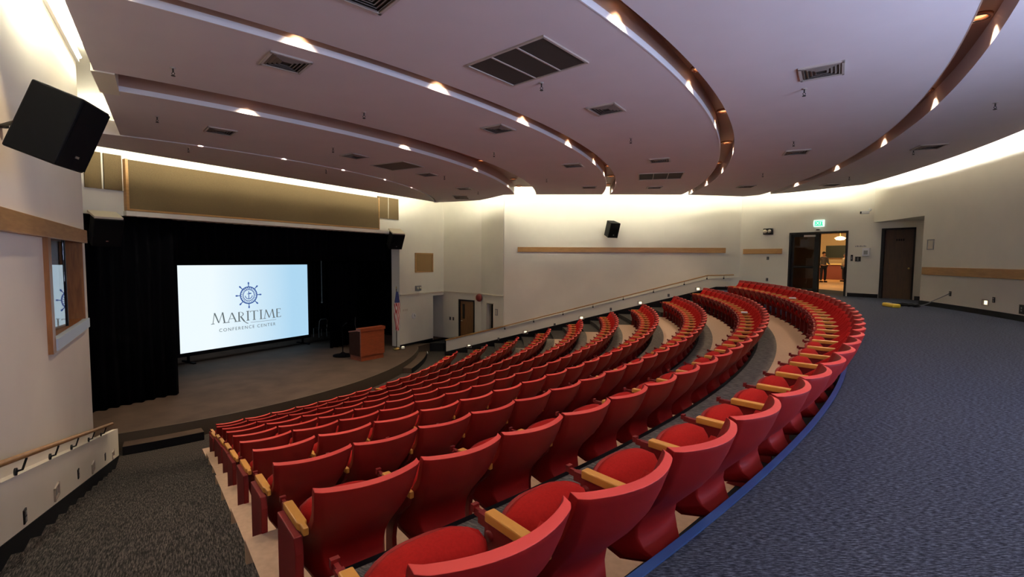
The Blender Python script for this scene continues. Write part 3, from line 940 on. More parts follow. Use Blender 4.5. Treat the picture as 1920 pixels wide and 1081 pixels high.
o = thing('exit_sign', 'lit green exit sign above the glazed doors', 'sign', CH.P(3.0, 0, 2.70))
b = MB(); CH.box(b, 2.84, 3.19, 0, .06, 2.58, 2.83); b.build('housing', M['exitwhite'], o)
b = MB(); CH.box(b, 2.87, 3.16, .06, .068, 2.61, 2.80); b.build('green_panel', M['green'], o)
text_mesh('EXIT', .19, 'lettering', M['exitwhite'], o, face_matrix(CH, 3.015, .072, 2.705), .003)
o = thing('motion_sensor', 'small white sensor between the exit sign and the glazed doors', 'sensor', CH.P(3.0, 0, 2.47))
b = MB(); CH.box(b, 2.92, 3.08, 0, .09, 2.44, 2.51); b.build('body', M['white'], o, bevel=.015)
b = MB(); CH.box(b, 2.95, 3.05, .09, .094, 2.45, 2.475); b.build('eye', M['black'], o)
o = thing('emergency_light', 'dark twin-lamp emergency light left of the glazed doors', 'light', CH.P(1.15, 0, 2.47))
b = MB(); CH.box(b, .98, 1.34, .005, .10, 2.35, 2.60); b.build('case', M['blackmetal'], o, bevel=.01)
for s in (-1, 1):
    MB().lathe(CH.P(1.16 + s * .09, .10, 2.48), [(.0, .0), (.065, .0), (.075, .04), (.0, .045)], 14, axis=CH.F()).build('lamp', M['cream'], o)
o = thing('security_camera', 'white camera on a short arm above the dark door recess', 'camera', CH.P(4.6, 0, 3.04))
b = MB(); b.tube([CH.P(4.6, .01, 3.10), CH.P(4.6, .10, 3.06), CH.P(4.6, .14, 3.02)], .014, 8); b.lathe(CH.P(4.6, .005, 3.10), [(0, 0), (.05, 0), (.05, .015), (0, .015)], 12, axis=CH.F()); b.build('arm', M['white'], o)
MB().box(CH.P(4.50, .18, 3.0), (.24, .11, .11), CH.rz + .5).build('body', M['white'], o, bevel=.02)
MB().box(CH.P(4.40, .26, 2.99), (.03, .08, .08), CH.rz + .5).build('lens', M['black'], o)
o = thing('paper_dispenser', 'white wall box right of the glazed doors by the recess', 'box', CH.P(4.56, 0, 1.6))
b = MB(); CH.box(b, 4.45, 4.67, 0, .10, 1.46, 1.75); b.build('case', M['paper'], o, bevel=.012)
b = MB(); CH.box(b, 4.50, 4.62, .10, .104, 1.52, 1.66); b.build('slot', M['greyplastic'], o)
# small raised room lettering, too small to read
o = thing('room_lettering', 'row of tiny raised grey letters above the switch plates', 'sign', CH.P(4.38, 0, 1.81))
b = MB()
for j in range(7): CH.box(b, 4.21 + j * .05, 4.21 + j * .05 + .026 + .008 * (j % 2), 0, .008, 1.79, 1.79 + .045 + .012 * ((j * 3) % 2))
b.build('letters', M['greyplastic'], o)

# glazed double door (left leaf shut, right leaf open)
dd = bpy.data.objects.new('door_1', None); COL.objects.link(dd); dd.location = CH.P((D0 + D1) / 2, 0, 0); dd['kind'] = 'structure'; dd['label'] = 'black framed glazed double doors to the lit lobby'
b = MB(); fw = .07
CH.box(b, D0, D0 + fw, -.2, .02, 0, DH); CH.box(b, D1 - fw, D1, -.2, .02, 0, DH); CH.box(b, D0, D1, -.2, .02, DH - fw, DH)
b.build('frame', M['blackmetal'], dd)
dm = (D0 + D1) / 2
b = MB(); CH.box(b, dm - .03, dm + .06, -.16, .0, 0, DH - fw); b.build('mullion', M['blackmetal'], dd)
b = MB(); k0, k1 = D0 + fw, dm - .03
for a, c, z0, z1 in ((k0, k0 + .09, 0, DH - fw), (k1 - .09, k1, 0, DH - fw), (k0, k1, 0, .2), (k0, k1, 1.0, 1.09), (k0, k1, DH - fw - .1, DH - fw)): CH.box(b, a, c, -.11, -.06, z0, z1)
lf1 = b.build('leaf', M['blackmetal'], dd)
b = MB(); CH.box(b, k0 + .09, k1 - .09, -.09, -.08, .2, DH - fw - .1); b.build('glass_pane', M['glass'], lf1)
b = MB(); CH.box(b, k1 - .45, k1 - .05, -.06, 0.0, DH - .18, DH - .11); b.build('door_closer', M['chrome'], lf1)
b = MB(); b.tube([CH.P(k0 + .12, -.01, 1.05), CH.P(k1 - .1, -.01, 1.05)], .02, 8); b.build('push_bar', M['blackmetal'], lf1)
# open right leaf, swung into the lobby
b = MB(); hp = Vector(CH.P(D1 - fw, -.14, 0)); dr = Vector((-CH.n.x, -CH.n.y, 0)) * .96 + Vector((CH.d.x, CH.d.y, 0)) * .28; dr.normalize()
def leafbox(a, c, z0, z1, th=.045):
    p = hp + dr * ((a + c) / 2); p.z = (z0 + z1) / 2
    b.box(p, (c - a, th, z1 - z0), math.atan2(dr.y, dr.x))
for a, c, z0, z1 in ((0, .09, 0, 2.3), (.80, .89, 0, 2.3), (0, .89, 0, .2), (0, .89, 2.2, 2.3)): leafbox(a, c, z0, z1)
lf2 = b.build('leaf', M['blackmetal'], dd)
b = MB(); leafbox(.09, .80, .2, 2.2, .01); b.build('glass_pane', M['glass'], lf2)

# dark timber door in the recess
d2 = bpy.data.objects.new('door_2', None); COL.objects.link(d2); d2.location = CH.P((Q0 + Q1) / 2, 0, 0); d2['kind'] = 'structure'; d2['label'] = 'dark timber door in the recess of the rear wall'
b = MB(); CH.box(b, Q0, Q0 + .09, -.2, .02, 0, 2.42); CH.box(b, Q1 - .05, Q1, -.2, .02, 0, 2.42); CH.box(b, Q0, Q1, -.2, .02, 2.36, 2.42); b.build('frame', M['blackmetal'], d2)
b = MB(); CH.box(b, Q0 + .09, Q1 - .05, -.11, -.06, .01, 2.36); lf3 = b.build('leaf', M['doorwood'], d2)
b = MB(); b.tube([CH.P(Q1 - .13, -.06, 1.05), CH.P(Q1 - .13, .0, 1.05)], .012, 6); b.lathe(CH.P(Q1 - .13, .0, 1.05), [(0, -.0), (.03, .005), (.03, .04), (0, .05)], 10, axis=CH.F()); b.build('knob', M['brass'], lf3)
b = MB()
for j in range(4): CH.box(b, Q0 + .40 + .06 * j, Q0 + .44 + .06 * j, -.06, -.054, 1.98, 2.05)
b.build('door_lettering', M['black'], lf3)

# ------------------------------------------------------------------ lobby seen through the doors
LB = Line((9.85, 20.5), ang=-53, inward=(-1, -1))
lf = MB()
lf.prism([CH.P(-11, -.3, -.3), CH.P(4.0, -.3, -.3), CH.P(15, -8, -.3), CH.P(15, -27, -.3), CH.P(-11, -27, -.3)], (0, 0, .298))
wood_l = plain('lobby_carpet', (.46, .25, .08), .8, noise=.15, nscale=3)
struct('floor', lf, wood_l, 'tan lobby floor')
lwm = plain('lobby_wall', (.70, .52, .27), .7)
lwl = MB(); CH.box(lwl, -12, 16, -22.2, -22, -.3, 3.6); struct('wall_lobby', lwl, lwm)
lwl = MB(); CH.box(lwl, -10.2, -10.0, -27, -.35, -.3, 3.6); CH.box(lwl, 14, 14.2, -27, -.35, -.3, 3.6); struct('wall_lobby', lwl, lwm)
lc = MB(); CH.box(lc, -12, 16, -27.2, -.35, 3.4, 3.6); struct('ceiling', lc, plain('lobby_ceiling', (.7, .6, .42), .8))
pt = MB(); q0, q1 = Vector((*W(.55 * 19.9, 19.9), 0)), Vector((*W(.6445 * 20.9, 20.9), 0))
pd = (q1 - q0).normalized()
pt.prism([q0 + Vector((0, 0, -.05)), q1 + Vector((0, 0, -.05)), q1 + Vector((0, 0, 3.4)), q0 + Vector((0, 0, 3.4))], (.1, .05, 0))
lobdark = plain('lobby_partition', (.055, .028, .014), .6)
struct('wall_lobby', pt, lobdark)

# lobby things are placed along the sight line through the open leaf
def LP(px, d):
    """plan point at slope px (sideways per unit depth from the viewpoint) and depth d"""
    return W(px * d, d)


face_cam = lambda p: math.atan2(p[1] + 20.0, p[0] - 15.4) - PI / 2
x, y = LP(.685, 33.5); rz = face_cam((x, y))
o = thing('reception_counter', 'reddish brown counter with pale top in the lobby', 'counter', (x, y, 0))
MB().box((x, y, .52), (4.2, .7, 1.04), rz).build('body', plain('counter_red', (.16, .035, .018), .5), o)
MB().box((x, y, 1.08), (4.4, .9, .08), rz).build('top', plain('counter_top', (.75, .55, .2), .35), o)
o = thing('display_board', 'dark green display board on the lobby wall', 'board', CH.P(-3.24, -21.9, 1.5))
b = MB(); CH.box(b, -4.5, -2.0, -21.98, -21.9, 1.55, 2.5); b.build('panel', plain('board_green', (.03, .045, .03), .5), o)
b = MB(); CH.box(b, -4.55, -1.95, -21.98, -21.85, 1.49, 1.55); b.build('ledge', M['rail'], o)
x, y = LP(.690, 31.0)
o = thing('lobby_pendant', 'glowing pendant lamp in the lobby ceiling', 'lamp', (x, y, 2.7))
MB().lathe((x, y, 2.75), [(0, -.10), (.22, -.07), (.32, .05), (.16, .13), (0, .15)], 18).build('shade', emit('pendant_glow', (1., .62, .3), 5), o)
MB().tube([(x, y, 2.9), (x, y, 3.4)], .02, 8).build('stem', M['brass'], o)
for px, d, e in ((.67, 24, 260), (.69, 31, 320), (.60, 33, 260)):
    L = bpy.data.lights.new('lobby_lamp', 'POINT'); L.energy = e; L.color = (1., .74, .42); L.shadow_soft_size = .25
    lo_ = bpy.data.objects.new('lobby_lamp', L); COL.objects.link(lo_); lo_.location = (*LP(px, d), 3.1)


def person(px, d, lab, shirt, trousers, hair, turn=0., arm=0, hgt=1.80):
    x, y = LP(px, d); s = hgt / 1.8
    o = thing('person', lab, 'person', (x, y, 0))
    o.rotation_euler = (0, 0, face_cam((x, y)) + turn)
    o['_local'] = 1

    def skin(name, verts, edges, radii, mat, root=0, sub=1):
        me = bpy.data.meshes.new(name); me.from_pydata([Vector(v) * s for v in verts], edges, [])
        me.materials.append(mat)
        ob = bpy.data.objects.new(name, me); COL.objects.link(ob); ob.parent = o
        md = ob.modifiers.new('skin', 'SKIN'); md.use_smooth_shade = True
        lay = me.skin_vertices[0] if me.skin_vertices else None
        if lay is None:
            bm = bmesh.new(); bm.from_mesh(me); bm.verts.layers.skin.verify(); bm.to_mesh(me); bm.free(); lay = me.skin_vertices[0]
        for i, r in enumerate(radii):
            rr = r if isinstance(r, tuple) else (r, r)
            lay.data[i].radius = (rr[0] * s, rr[1] * s); lay.data[i].use_root = (i == root)
        sb_ = ob.modifiers.new('sub', 'SUBSURF'); sb_.levels = sub; sb_.render_levels = sub
        return ob
    sk = plain('skin', (.55, .30, .20), .6)
    hx = .10; a = arm
    V = [(0, 0, .95), (0, 0, 1.12), (0, .0, 1.32), (0, .01, 1.46), (0, 0, 1.53), (0, -.02, 1.62), (0, -.02, 1.74),
         (hx, 0, .90), (hx + .01, -.01, .50), (hx + .01, .02, .09), (hx + .02, -.12, .04),
         (-hx, 0, .90), (-hx - .01, -.01, .50), (-hx - .01, .02, .09), (-hx - .02, -.12, .04),
         (.19, 0, 1.43), (.25, .03, 1.16), (.24, -.08 - a, .96 + a), (.22, -.12 - a * 1.3, .87 + a * 1.5),
         (-.19, 0, 1.43), (-.25, .03, 1.16), (-.24, -.08, .95), (-.23, -.11, .85)]
    E = [(0, 1), (1, 2), (2, 3), (3, 4), (4, 5), (5, 6), (0, 7), (7, 8), (8, 9), (9, 10), (0, 11), (11, 12), (12, 13), (13, 14), (3, 15), (15, 16), (16, 17), (17, 18), (3, 19), (19, 20), (20, 21), (21, 22)]
    Rr = [(.15, .10), (.14, .10), (.155, .11), (.09, .08), .055, (.075, .09), (.072, .088), .085, .058, .040, .035, .085, .058, .040, .035, .055, .042, .032, .034, .055, .042, .032, .034]
    skin('body', V, E, Rr, sk)
    sh_ = plain('shirt', shirt, .85)
    skin('shirt', [V[0], V[1], V[2], V[3], V[15], V[16], V[17], V[19], V[20], V[21]], [(0, 1), (1, 2), (2, 3), (3, 4), (4, 5), (5, 6), (3, 7), (7, 8), (8, 9)],
         [(.17, .12), (.165, .12), (.18, .13), (.10, .09), .07, .056, .046, .07, .056, .046], sh_)
    tr = plain('trousers', trousers, .85)
    skin('trousers', [V[0], V[7], V[8], V[9], V[11], V[12], V[13]], [(0, 1), (1, 2), (2, 3), (0, 4), (4, 5), (5, 6)], [(.165, .12), .105, .078, .062, .105, .078, .062], tr)
    b = MB()
    for sx in (-1, 1): b.box(Vector((sx * (hx + .015), -.05, .04)) * s, (.09 * s, .27 * s, .08 * s))
    b.build('shoes', M['black'], o, bevel=.02)
    b = MB(); b.lathe(Vector((0, .012, 1.715)) * s, [(.0, .10 * s), (.05 * s, .09 * s), (.088 * s, .04 * s), (.092 * s, -.02 * s), (.085 * s, -.06 * s)], 14); b.build('hair', plain('hair', hair, .8), o)
    b = MB(); b.box(Vector((0, -.115, 1.665)) * s, (.022 * s, .035 * s, .04 * s))
    for sx in (-1, 1): b.lathe(Vector((sx * .032, -.105, 1.69)) * s, [(0, -.01), (.01, 0), (0, .01)], 6); b.lathe(Vector((sx * .080, -.015, 1.67)) * s, [(0, -.03), (.016, 0), (0, .03)], 6)
    b.build('face', sk, o)
    del o['_local']
    return o


person(.6575, 29.0, 'person in a grey shirt and dark trousers standing in the lobby beyond the doors', (.13, .12, .12), (.012, .014, .028), (.03, .02, .012), PI * .15, .10, 1.86)
person(.6415, 30.2, 'person in pale blue shirt partly hidden behind the door mullion', (.35, .45, .55), (.03, .05, .10), (.04, .025, .015), PI * .9, 0, 1.70)
person(.703, 30.0, 'person in patterned light top at the right edge of the doorway', (.45, .38, .26), (.015, .018, .03), (.02, .012, .01), -PI * .3, .12, 1.80)

# ------------------------------------------------------------------ left window
wn = bpy.data.objects.new('window_1', None); COL.objects.link(wn); wn.location = LW.P((WK0 + WK1) / 2, 0, WZ0); wn['kind'] = 'structure'; wn['label'] = 'recessed brown wood window of the control booth in the left wall'
b = MB()
LW.box(b, WK0, WK0 + .05, -.26, .03, WZ0, WZ1); LW.box(b, WK1 - .06, WK1 + .10, -.42, .05, WZ0 - .12, WZ1); LW.box(b, WK0, WK1, -.42, .03, WZ1 - .05, WZ1)
LW.box(b, WK0, WK1, -.42, .0, WZ0, WZ0 + .05)
b.build('window_frame', M['winwood'], wn)
b = MB(); LW.box(b, WK0 - .04, WK1 - .06, .0, .07, WZ0 - .10, WZ0 + .05); b.build('window_sill', M['sill'], wn)  # pale blue colour paints the screen's light on the sill
# sliding pane standing half open at the camera end
b = MB(); g0, g1 = Vector(LW.P(4.15, -.05, 0)), Vector(LW.P(WK1 - .07, -.145, 0)); gz0, gz1 = WZ0 + .055, WZ1 - .055
b.prism([g0 + Vector((0, 0, gz0)), g1 + Vector((0, 0, gz0)), g1 + Vector((0, 0, gz1)), g0 + Vector((0, 0, gz1))], (-LW.n.x * .008, -LW.n.y * .008, 0)); b.build('glass_pane', M['glass'], wn)
b = MB(); LW.box(b, 4.10, 4.15, -.075, -.035, gz0, gz1); b.build('glazing_bead', M['blackmetal'], wn)
bx = MB()
LW.box(bx, 2.0, 7.0, -2.5, -2.4, -.6, 2.4); LW.box(bx, 1.9, 2.0, -2.5, -.42, -.6, 2.4); LW.box(bx, 7.0, 7.1, -2.5, -.42, -.6, 2.4); LW.box(bx, 2.0, 7.0, -2.5, -.42, -.7, -.6); LW.box(bx, 2.0, 7.0, -2.5, -.42, 2.4, 2.5)
struct('wall_booth', bx, M['drape'])

# ------------------------------------------------------------------ stage things
pn = MB(); P0.box(pn, -10.32, -1.40, 0, .16, 2.55, 3.86)
o = thing('acoustic_panel', 'long brown fabric acoustic panel above the stage opening', 'panel', P0.P(-5.8, .1, 2.55))
pn.build('cloth', M['acoustic'], o)
b = MB(); P0.box(b, -10.38, -10.32, 0, .18, 2.50, 3.87); P0.box(b, -10.38, -1.36, 0, .18, 2.50, 2.55); P0.box(b, -1.40, -1.36, 0, .18, 2.5, 3.87); b.build('frame', M['rail'], o)
for k0, k1, lab in ((-11.2, -10.86, 'narrow brown acoustic panel, far left above the stage'), (-10.80, -10.42, 'narrow brown acoustic panel touching the left end of the long one'),
                    (-1.32, -.74, 'small brown acoustic panel touching the right end of the long one'), (-.70, -.10, 'rightmost small brown acoustic panel above the stage')):
    b = MB(); P0.box(b, k0, k1, .005, .06, 3.02, 3.95)
    o = thing('acoustic_panel', lab, 'panel', P0.P(k0, 0, 3.02)); b.build('cloth', M['acoustic'], o)
    b = MB(); P0.box(b, k1, k1 + .02, .005, .07, 3.02, 3.95); b.build('edge_strip', M['cream'], o)
cv = MB()   # soffit lip under the panel
P0.box(cv, -10.4, -.1, 0, .18, ZH, ZH + .13)
struct('trim_8', cv, M['wall'])


def curtain(line, k0, k1, off, z0, z1, lab, name='stage_curtain', pitch=.28, amp=.07):
    mb = MB(); n = max(8, int((k1 - k0) / pitch * 8)); top, bot = [], []
    for i in range(n + 1):
        k = k0 + (k1 - k0) * i / n
        o_ = off + amp * math.sin(2 * PI * (k - k0) / pitch) + .02 * math.sin(7.3 * k)
        top.append((line.P(k, o_, z1), line.P(k, o_ - .02, z1))); bot.append((line.P(k, o_ * 1.0, z0), line.P(k, o_ - .02, z0)))
    vs = [p for q in top for p in q] + [p for q in bot for p in q]; N = 2 * (n + 1); F = []
    for i in range(n):
        a = 2 * i
        F += [(a, N + a, N + a + 2, a + 2), (a + 1, a + 3, N + a + 3, N + a + 1), (a, a + 2, a + 3, a + 1), (N + a, N + a + 1, N + a + 3, N + a + 2)]
    mb.add(vs, F, 0, True)
    return tag(mb.build(name, M['drape']), lab, 'curtain', 'black stage curtains')


curtain(P0, -11.6, -9.15, -.12, ZST + .005, 2.5, 'black leg curtain at the left side of the stage')
curtain(P0, -11.6, -.42, -.40, 1.15, 2.6, 'black border curtain across the top of the stage opening', 'border_curtain')
curtain(P0, -1.95, -.45, -2.4, ZST + .005, 2.9, 'black leg curtain behind the wooden lectern')
curtain(P0, -13.6, 2.0, -6.6, ZST + .005, 3.4, 'black backdrop curtain behind the screen', 'backdrop_curtain')

SC = -4.5
s0, s1, z0s, z1s = -7.16, -1.56, -2.445, .945
o = thing('projection_screen', "bright projection screen showing a ship's wheel emblem and lettering", 'screen', P0.P((s0 + s1) / 2, SC, z0s))
m, nt, bs_ = nm('screen_slide')      # projected picture: emission runs white at left to pale blue at right
tc = nt.nodes.new('ShaderNodeTexCoord'); gr = nt.nodes.new('ShaderNodeSeparateXYZ'); rp = nt.nodes.new('ShaderNodeValToRGB')
nt.links.new(tc.outputs['Generated'], gr.inputs[0]); nt.links.new(gr.outputs[1], rp.inputs['Fac'])
e = rp.color_ramp.elements; e[0].position = .22; e[0].color = (.86, .96, 1., 1); e[1].position = .85; e[1].color = (.42, .68, .88, 1)
bs_.inputs['Base Color'].default_value = (.1, .1, .1, 1); bs_.inputs['Roughness'].default_value = .9
nt.links.new(rp.outputs['Color'], bs_.inputs['Emission Color']); bs_.inputs['Emission Strength'].default_value = 1.0
b = MB(); P0.box(b, s0, s1, SC - .02, SC, z0s, z1s); b.build('picture', m, o)
b = MB()
for a, c, u, v in ((s0 - .12, s1 + .12, z0s - .14, z0s), (s0 - .12, s1 + .12, z1s, z1s + .30), (s0 - .12, s0, z0s, z1s), (s1, s1 + .12, z0s, z1s)): P0.box(b, a, c, SC - .05, SC + .03, u, v)
b.build('border', M['black'], o)
b = MB()
for k in (s0 + .3, s1 - .3): P0.box(b, k - .04, k + .04, SC - .06, SC, ZST, z0s - .14); P0.box(b, k - .05, k + .05, SC - .45, SC + .45, ZST, ZST + .05)
b.build('stand', M['black'], o)
ink = emit('slide_ink', (.22, .27, .28), .55); blue = emit('slide_blue', (.04, .12, .42), .75)
# place the artwork: slide coordinates u (0..1 left to right), v (0..1 up)
Wd, Hd = s1 - s0, z1s - z0s
def SP(u, v, off=.006):
    return P0.P(s0 + u * Wd, SC + off, z0s + v * Hd)
asp = Wd / Hd
def flat(mb, pts):
    mb.prism([SP(u, v) for u, v in pts], (P0.n.x * .004, P0.n.y * .004, 0))
def stroke(mb, x0, y0, x1, y1, w0, w1=None):
    """slanted stem with horizontal widths"""
    w1 = w0 if w1 is None else w1
    flat(mb, [(x0 - w0 / 2, y0), (x0 + w0 / 2, y0), (x1 + w1 / 2, y1), (x1 - w1 / 2, y1)])
def seg(mb, x0, y0, x1, y1, th):
    dx, dy = (x1 - x0) * asp, y1 - y0; l = math.hypot(dx, dy); nx, ny = -dy / l * th / 2 / asp, dx / l * th / 2
    flat(mb, [(x0 + nx, y0 + ny), (x1 + nx, y1 + ny), (x1 - nx, y1 - ny), (x0 - nx, y0 - ny)])
mt = MB()
X, Y, Hh = .262, .345, .120
def put(letter, x, y, h, w):
    q = lambda a: x + a * w
    v = lambda a: y + a * h
    tk, tn, sf = .010, .0042, .012
    ser = lambda a, bb: flat(mt, [(q(a) - sf, v(bb) - .003), (q(a) + sf, v(bb) - .003), (q(a) + sf, v(bb) + .004), (q(a) - sf, v(bb) + .004)])
    if letter == 'M':
        stroke(mt, q(.06), v(0), q(.20), v(1), tn); stroke(mt, q(.50), v(.05), q(.20), v(1), tk * .8, tk); stroke(mt, q(.50), v(.05), q(.80), v(1), tn); stroke(mt, q(.94), v(0), q(.80), v(1), tk); ser(.06, 0); ser(.94, 0)
    if letter == 'A':
        stroke(mt, q(.08), v(0), q(.5), v(1), tn); stroke(mt, q(.92), v(0), q(.5), v(1), tk); flat(mt, [(q(.25), v(.34)), (q(.75), v(.34)), (q(.74), v(.39)), (q(.26), v(.39))]); ser(.08, 0); ser(.92, 0)
    if letter == 'I':
        stroke(mt, q(.5), v(0), q(.5), v(1), tk); ser(.5, 0); ser(.5, 1)
    if letter == 'T':
        stroke(mt, q(.5), v(0), q(.5), v(1), tk); ser(.5, 0); flat(mt, [(q(.03), v(.95)), (q(.97), v(.95)), (q(.97), v(1)), (q(.03), v(1))])
        for a in (.03, .97): flat(mt, [(q(a) - .002, v(.85)), (q(a) + .002, v(.85)), (q(a) + .002, v(1)), (q(a) - .002, v(1))])
    if letter == 'E':
        stroke(mt, q(.2), v(0), q(.2), v(1), tk)
        for a, bb in ((0, .9), (.48, .75), (.95, .85)): flat(mt, [(q(.2), v(a)), (q(bb), v(a)), (q(bb), v(a + .05)), (q(.2), v(a + .05))])
        for a, bb in ((.9, 0), (.85, .85)): flat(mt, [(q(a) - .002, v(bb)), (q(a) + .002, v(bb)), (q(a) + .002, v(bb + .15)), (q(a) - .002, v(bb + .15))])
    if letter == 'R':
        stroke(mt, q(.18), v(0), q(.18), v(1), tk); ser(.18, 0)
        n = 12
        for i in range(n):
            a0, a1 = PI / 2 - PI * i / n, PI / 2 - PI * (i + 1) / n
            f = lambda a, r: (q(.18 + .48 * r * max(0, math.cos(a)) + .08), v(.74 + .26 * (r if abs(math.sin(a)) < .8 else (1 + r) / 2) * math.sin(a)))
            flat(mt, [f(a0, 1), f(a1, 1), f(a1, .78), f(a0, .78)])
        flat(mt, [(q(.16), v(.96)), (q(.3), v(.96)), (q(.3), v(1)), (q(.16), v(1))])
        n = 6; P_ = [(.38, .50), (.58, .22), (.80, -.06), (1.05, -.26), (1.25, -.33)]
        for (a, bb), (c, d_) in zip(P_, P_[1:]): seg(mt, q(a), v(bb), q(c), v(d_), .017 if a < .8 else .009)
for ch, x, h, w in (('M', .213, .130, .094), ('A', .320, .116, .070), ('R', .396, .116, .064), ('I', .462, .116, .026), ('T', .492, .116, .064), ('I', .566, .116, .026), ('M', .602, .116, .090), ('E', .704, .116, .046)):
    put(ch, x, .298, h, w)
mt.build('title_lettering', ink, o)
b = MB(); flat(b, [(.495, .266), (.705, .266), (.705, .270), (.495, .270)]); b.build('rule_line', ink, o)
fm = face_matrix(P0, s0 + .479 * Wd, SC + .008, z0s + .210 * Hd)
text_mesh('CONFERENCE CENTER', .190, 'subtitle_lettering', ink, o, fm, .002, 1.32)
wl = MB(); cu_, cv_ = .486, .617
def ring(mb, r0, r1, n=40):
    for i in range(n):
        a, c = 2 * PI * i / n, 2 * PI * (i + 1) / n
        flat(mb, [(cu_ + r0 * math.cos(a) / asp, cv_ + r0 * math.sin(a)), (cu_ + r1 * math.cos(a) / asp, cv_ + r1 * math.sin(a)), (cu_ + r1 * math.cos(c) / asp, cv_ + r1 * math.sin(c)), (cu_ + r0 * math.cos(c) / asp, cv_ + r0 * math.sin(c))])
ring(wl, .098, .112); ring(wl, .066, .073)
for j in range(24):       # rope-like lettering band between the rings
    a = 2 * PI * j / 24
    seg(wl, cu_ + .074 * math.cos(a) / asp, cv_ + .074 * math.sin(a), cu_ + .098 * math.cos(a + .16) / asp, cv_ + .098 * math.sin(a + .16), .010 if 3 < j < 9 else .006)
for j in range(8):
    a = PI / 4 * j
    c_, s_ = math.cos(a), math.sin(a)
    seg(wl, cu_ + .11 * c_ / asp, cv_ + .11 * s_, cu_ + .166 * c_ / asp, cv_ + .166 * s_, .010)
    seg(wl, cu_ + .140 * c_ / asp, cv_ + .140 * s_, cu_ + .163 * c_ / asp, cv_ + .163 * s_, .018)
seg(wl, cu_, cv_ - .045, cu_, cv_ + .05, .009); seg(wl, cu_, cv_ + .022, cu_ + .026 / asp * 1.3, cv_ + .022, .013); seg(wl, cu_ - .024 / asp, cv_ + .016, cu_ + .024 / asp, cv_ + .016, .005)
for j in range(8):
    a0, a1 = PI + PI * (j) / 8, PI + PI * (j + 1) / 8
    seg(wl, cu_ + .045 * math.cos(a0) / asp, cv_ - .005 + .042 * math.sin(a0), cu_ + .045 * math.cos(a1) / asp, cv_ - .005 + .042 * math.sin(a1), .009)
wl.build('wheel_emblem', blue, o)

# lectern
f0, f1 = Vector((*W(-5.97, 18.56), 0)), Vector((*W(-5.28, 19.45), 0))
fd = (f1 - f0).normalized(); fn = Vector((fd.y, -fd.x, 0)); wL = (f1 - f0).length
def LQ(a, d_, z): p = f0 + fd * a - fn * d_; return (p.x, p.y, z)
o = thing('lectern', 'large cherry wood lectern standing on the right of the stage', 'lectern', LQ(wL / 2, .4, ZST))
b = MB(); b.prism([LQ(.03, .03, ZST), LQ(wL - .03, .03, ZST), LQ(wL - .03, .03, ZST + .20), LQ(.03, .03, ZST + .20)], tuple(-fn * .75)); b.build('plinth', M['lectwood'], o)
b = MB(); b.prism([LQ(0, 0, ZST + .20), LQ(wL, 0, ZST + .20), LQ(wL, 0, ZST + 1.20), LQ(0, 0, ZST + 1.20)], tuple(-fn * .06)); b.build('front_panel', M['lectwood'], o)
for a in (0, wL - .06):
    b = MB(); b.prism([LQ(a, .06, ZST + .20), LQ(a, .80, ZST + .20), LQ(a, .80, ZST + 1.10), LQ(a, .06, ZST + 1.20)], tuple(fd * .06)); b.build('side_panel', M['lectside'], o)
b = MB(); b.prism([LQ(-.03, -.03, ZST + 1.20), LQ(wL + .03, -.03, ZST + 1.20), LQ(wL + .03, -.03, ZST + 1.32), LQ(-.03, -.03, ZST + 1.32)], tuple(-fn * .3)); b.build('top_rail', M['lectwood'], o)
b = MB(); b.prism([LQ(.0, .2, ZST + 1.20), LQ(.0, .85, ZST + 1.10), LQ(.0, .85, ZST + 1.14), LQ(.0, .2, ZST + 1.25)], tuple(fd * wL)); b.build('reading_top', M['lectwood'], o)
b = MB(); b.tube([LQ(.08, .4, ZST + 1.18), LQ(.03, .42, ZST + 1.45), LQ(.0, .35, ZST + 1.75)], .012, 6); b.build('gooseneck', M['blackmetal'], o)
# dark stand left of the lectern
p = W(-7.1, 19.7)
o = thing('microphone_stand', 'dark round based stand just left of the lectern', 'stand', (*p, ZST))
b = MB(); b.lathe((*p, ZST), [(.0, 0), (.40, .0), (.40, .05), (.14, .10), (.05, .16), (.0, .16)], 24); b.build('base', M['drape'], o)
b = MB(); b.tube([(p[0], p[1], ZST + .1), (p[0], p[1], ZST + 1.25)], .022, 8); b.build('pole', M['drape'], o)
b = MB(); b.tube([(p[0], p[1], ZST + 1.25), (p[0] + .22, p[1] - .1, ZST + 1.42)], [.014, .024], 8); b.build('microphone', M['black'], o)
# grey framed stacking chair upstage
p = Vector((*W(-10.0, 24.5), ZST))
o = thing('stacking_chair', 'dim chair with grey tube frame right of the screen', 'chair', tuple(p))
A = Matrix.Rotation(P0.rz + PI, 3, 'Z')
Q = lambda x, y, z: p + A @ Vector((x, y, z))
for sx in (-.24, .24):
    for sy in (-.22, .22):
        MB().tube([Q(sx, sy, 0), Q(sx, sy * .9, .46)], .013, 7).build('leg', M['greyplastic'], o)
MB().box(Q(0, 0, .47), (.5, .48, .06), rot=A).build('seat', M['black'], o, bevel=.02)
b = MB(); b.tube([Q(-.24, .22, .45), Q(-.24, .27, .86), Q(-.16, .28, .95), Q(.16, .28, .95), Q(.24, .27, .86), Q(.24, .22, .45)], .015, 7); b.build('back_frame', M['greyplastic'], o)
MB().box(Q(0, .265, .76), (.44, .03, .26), rot=A).build('backrest', M['black'], o, bevel=.01)
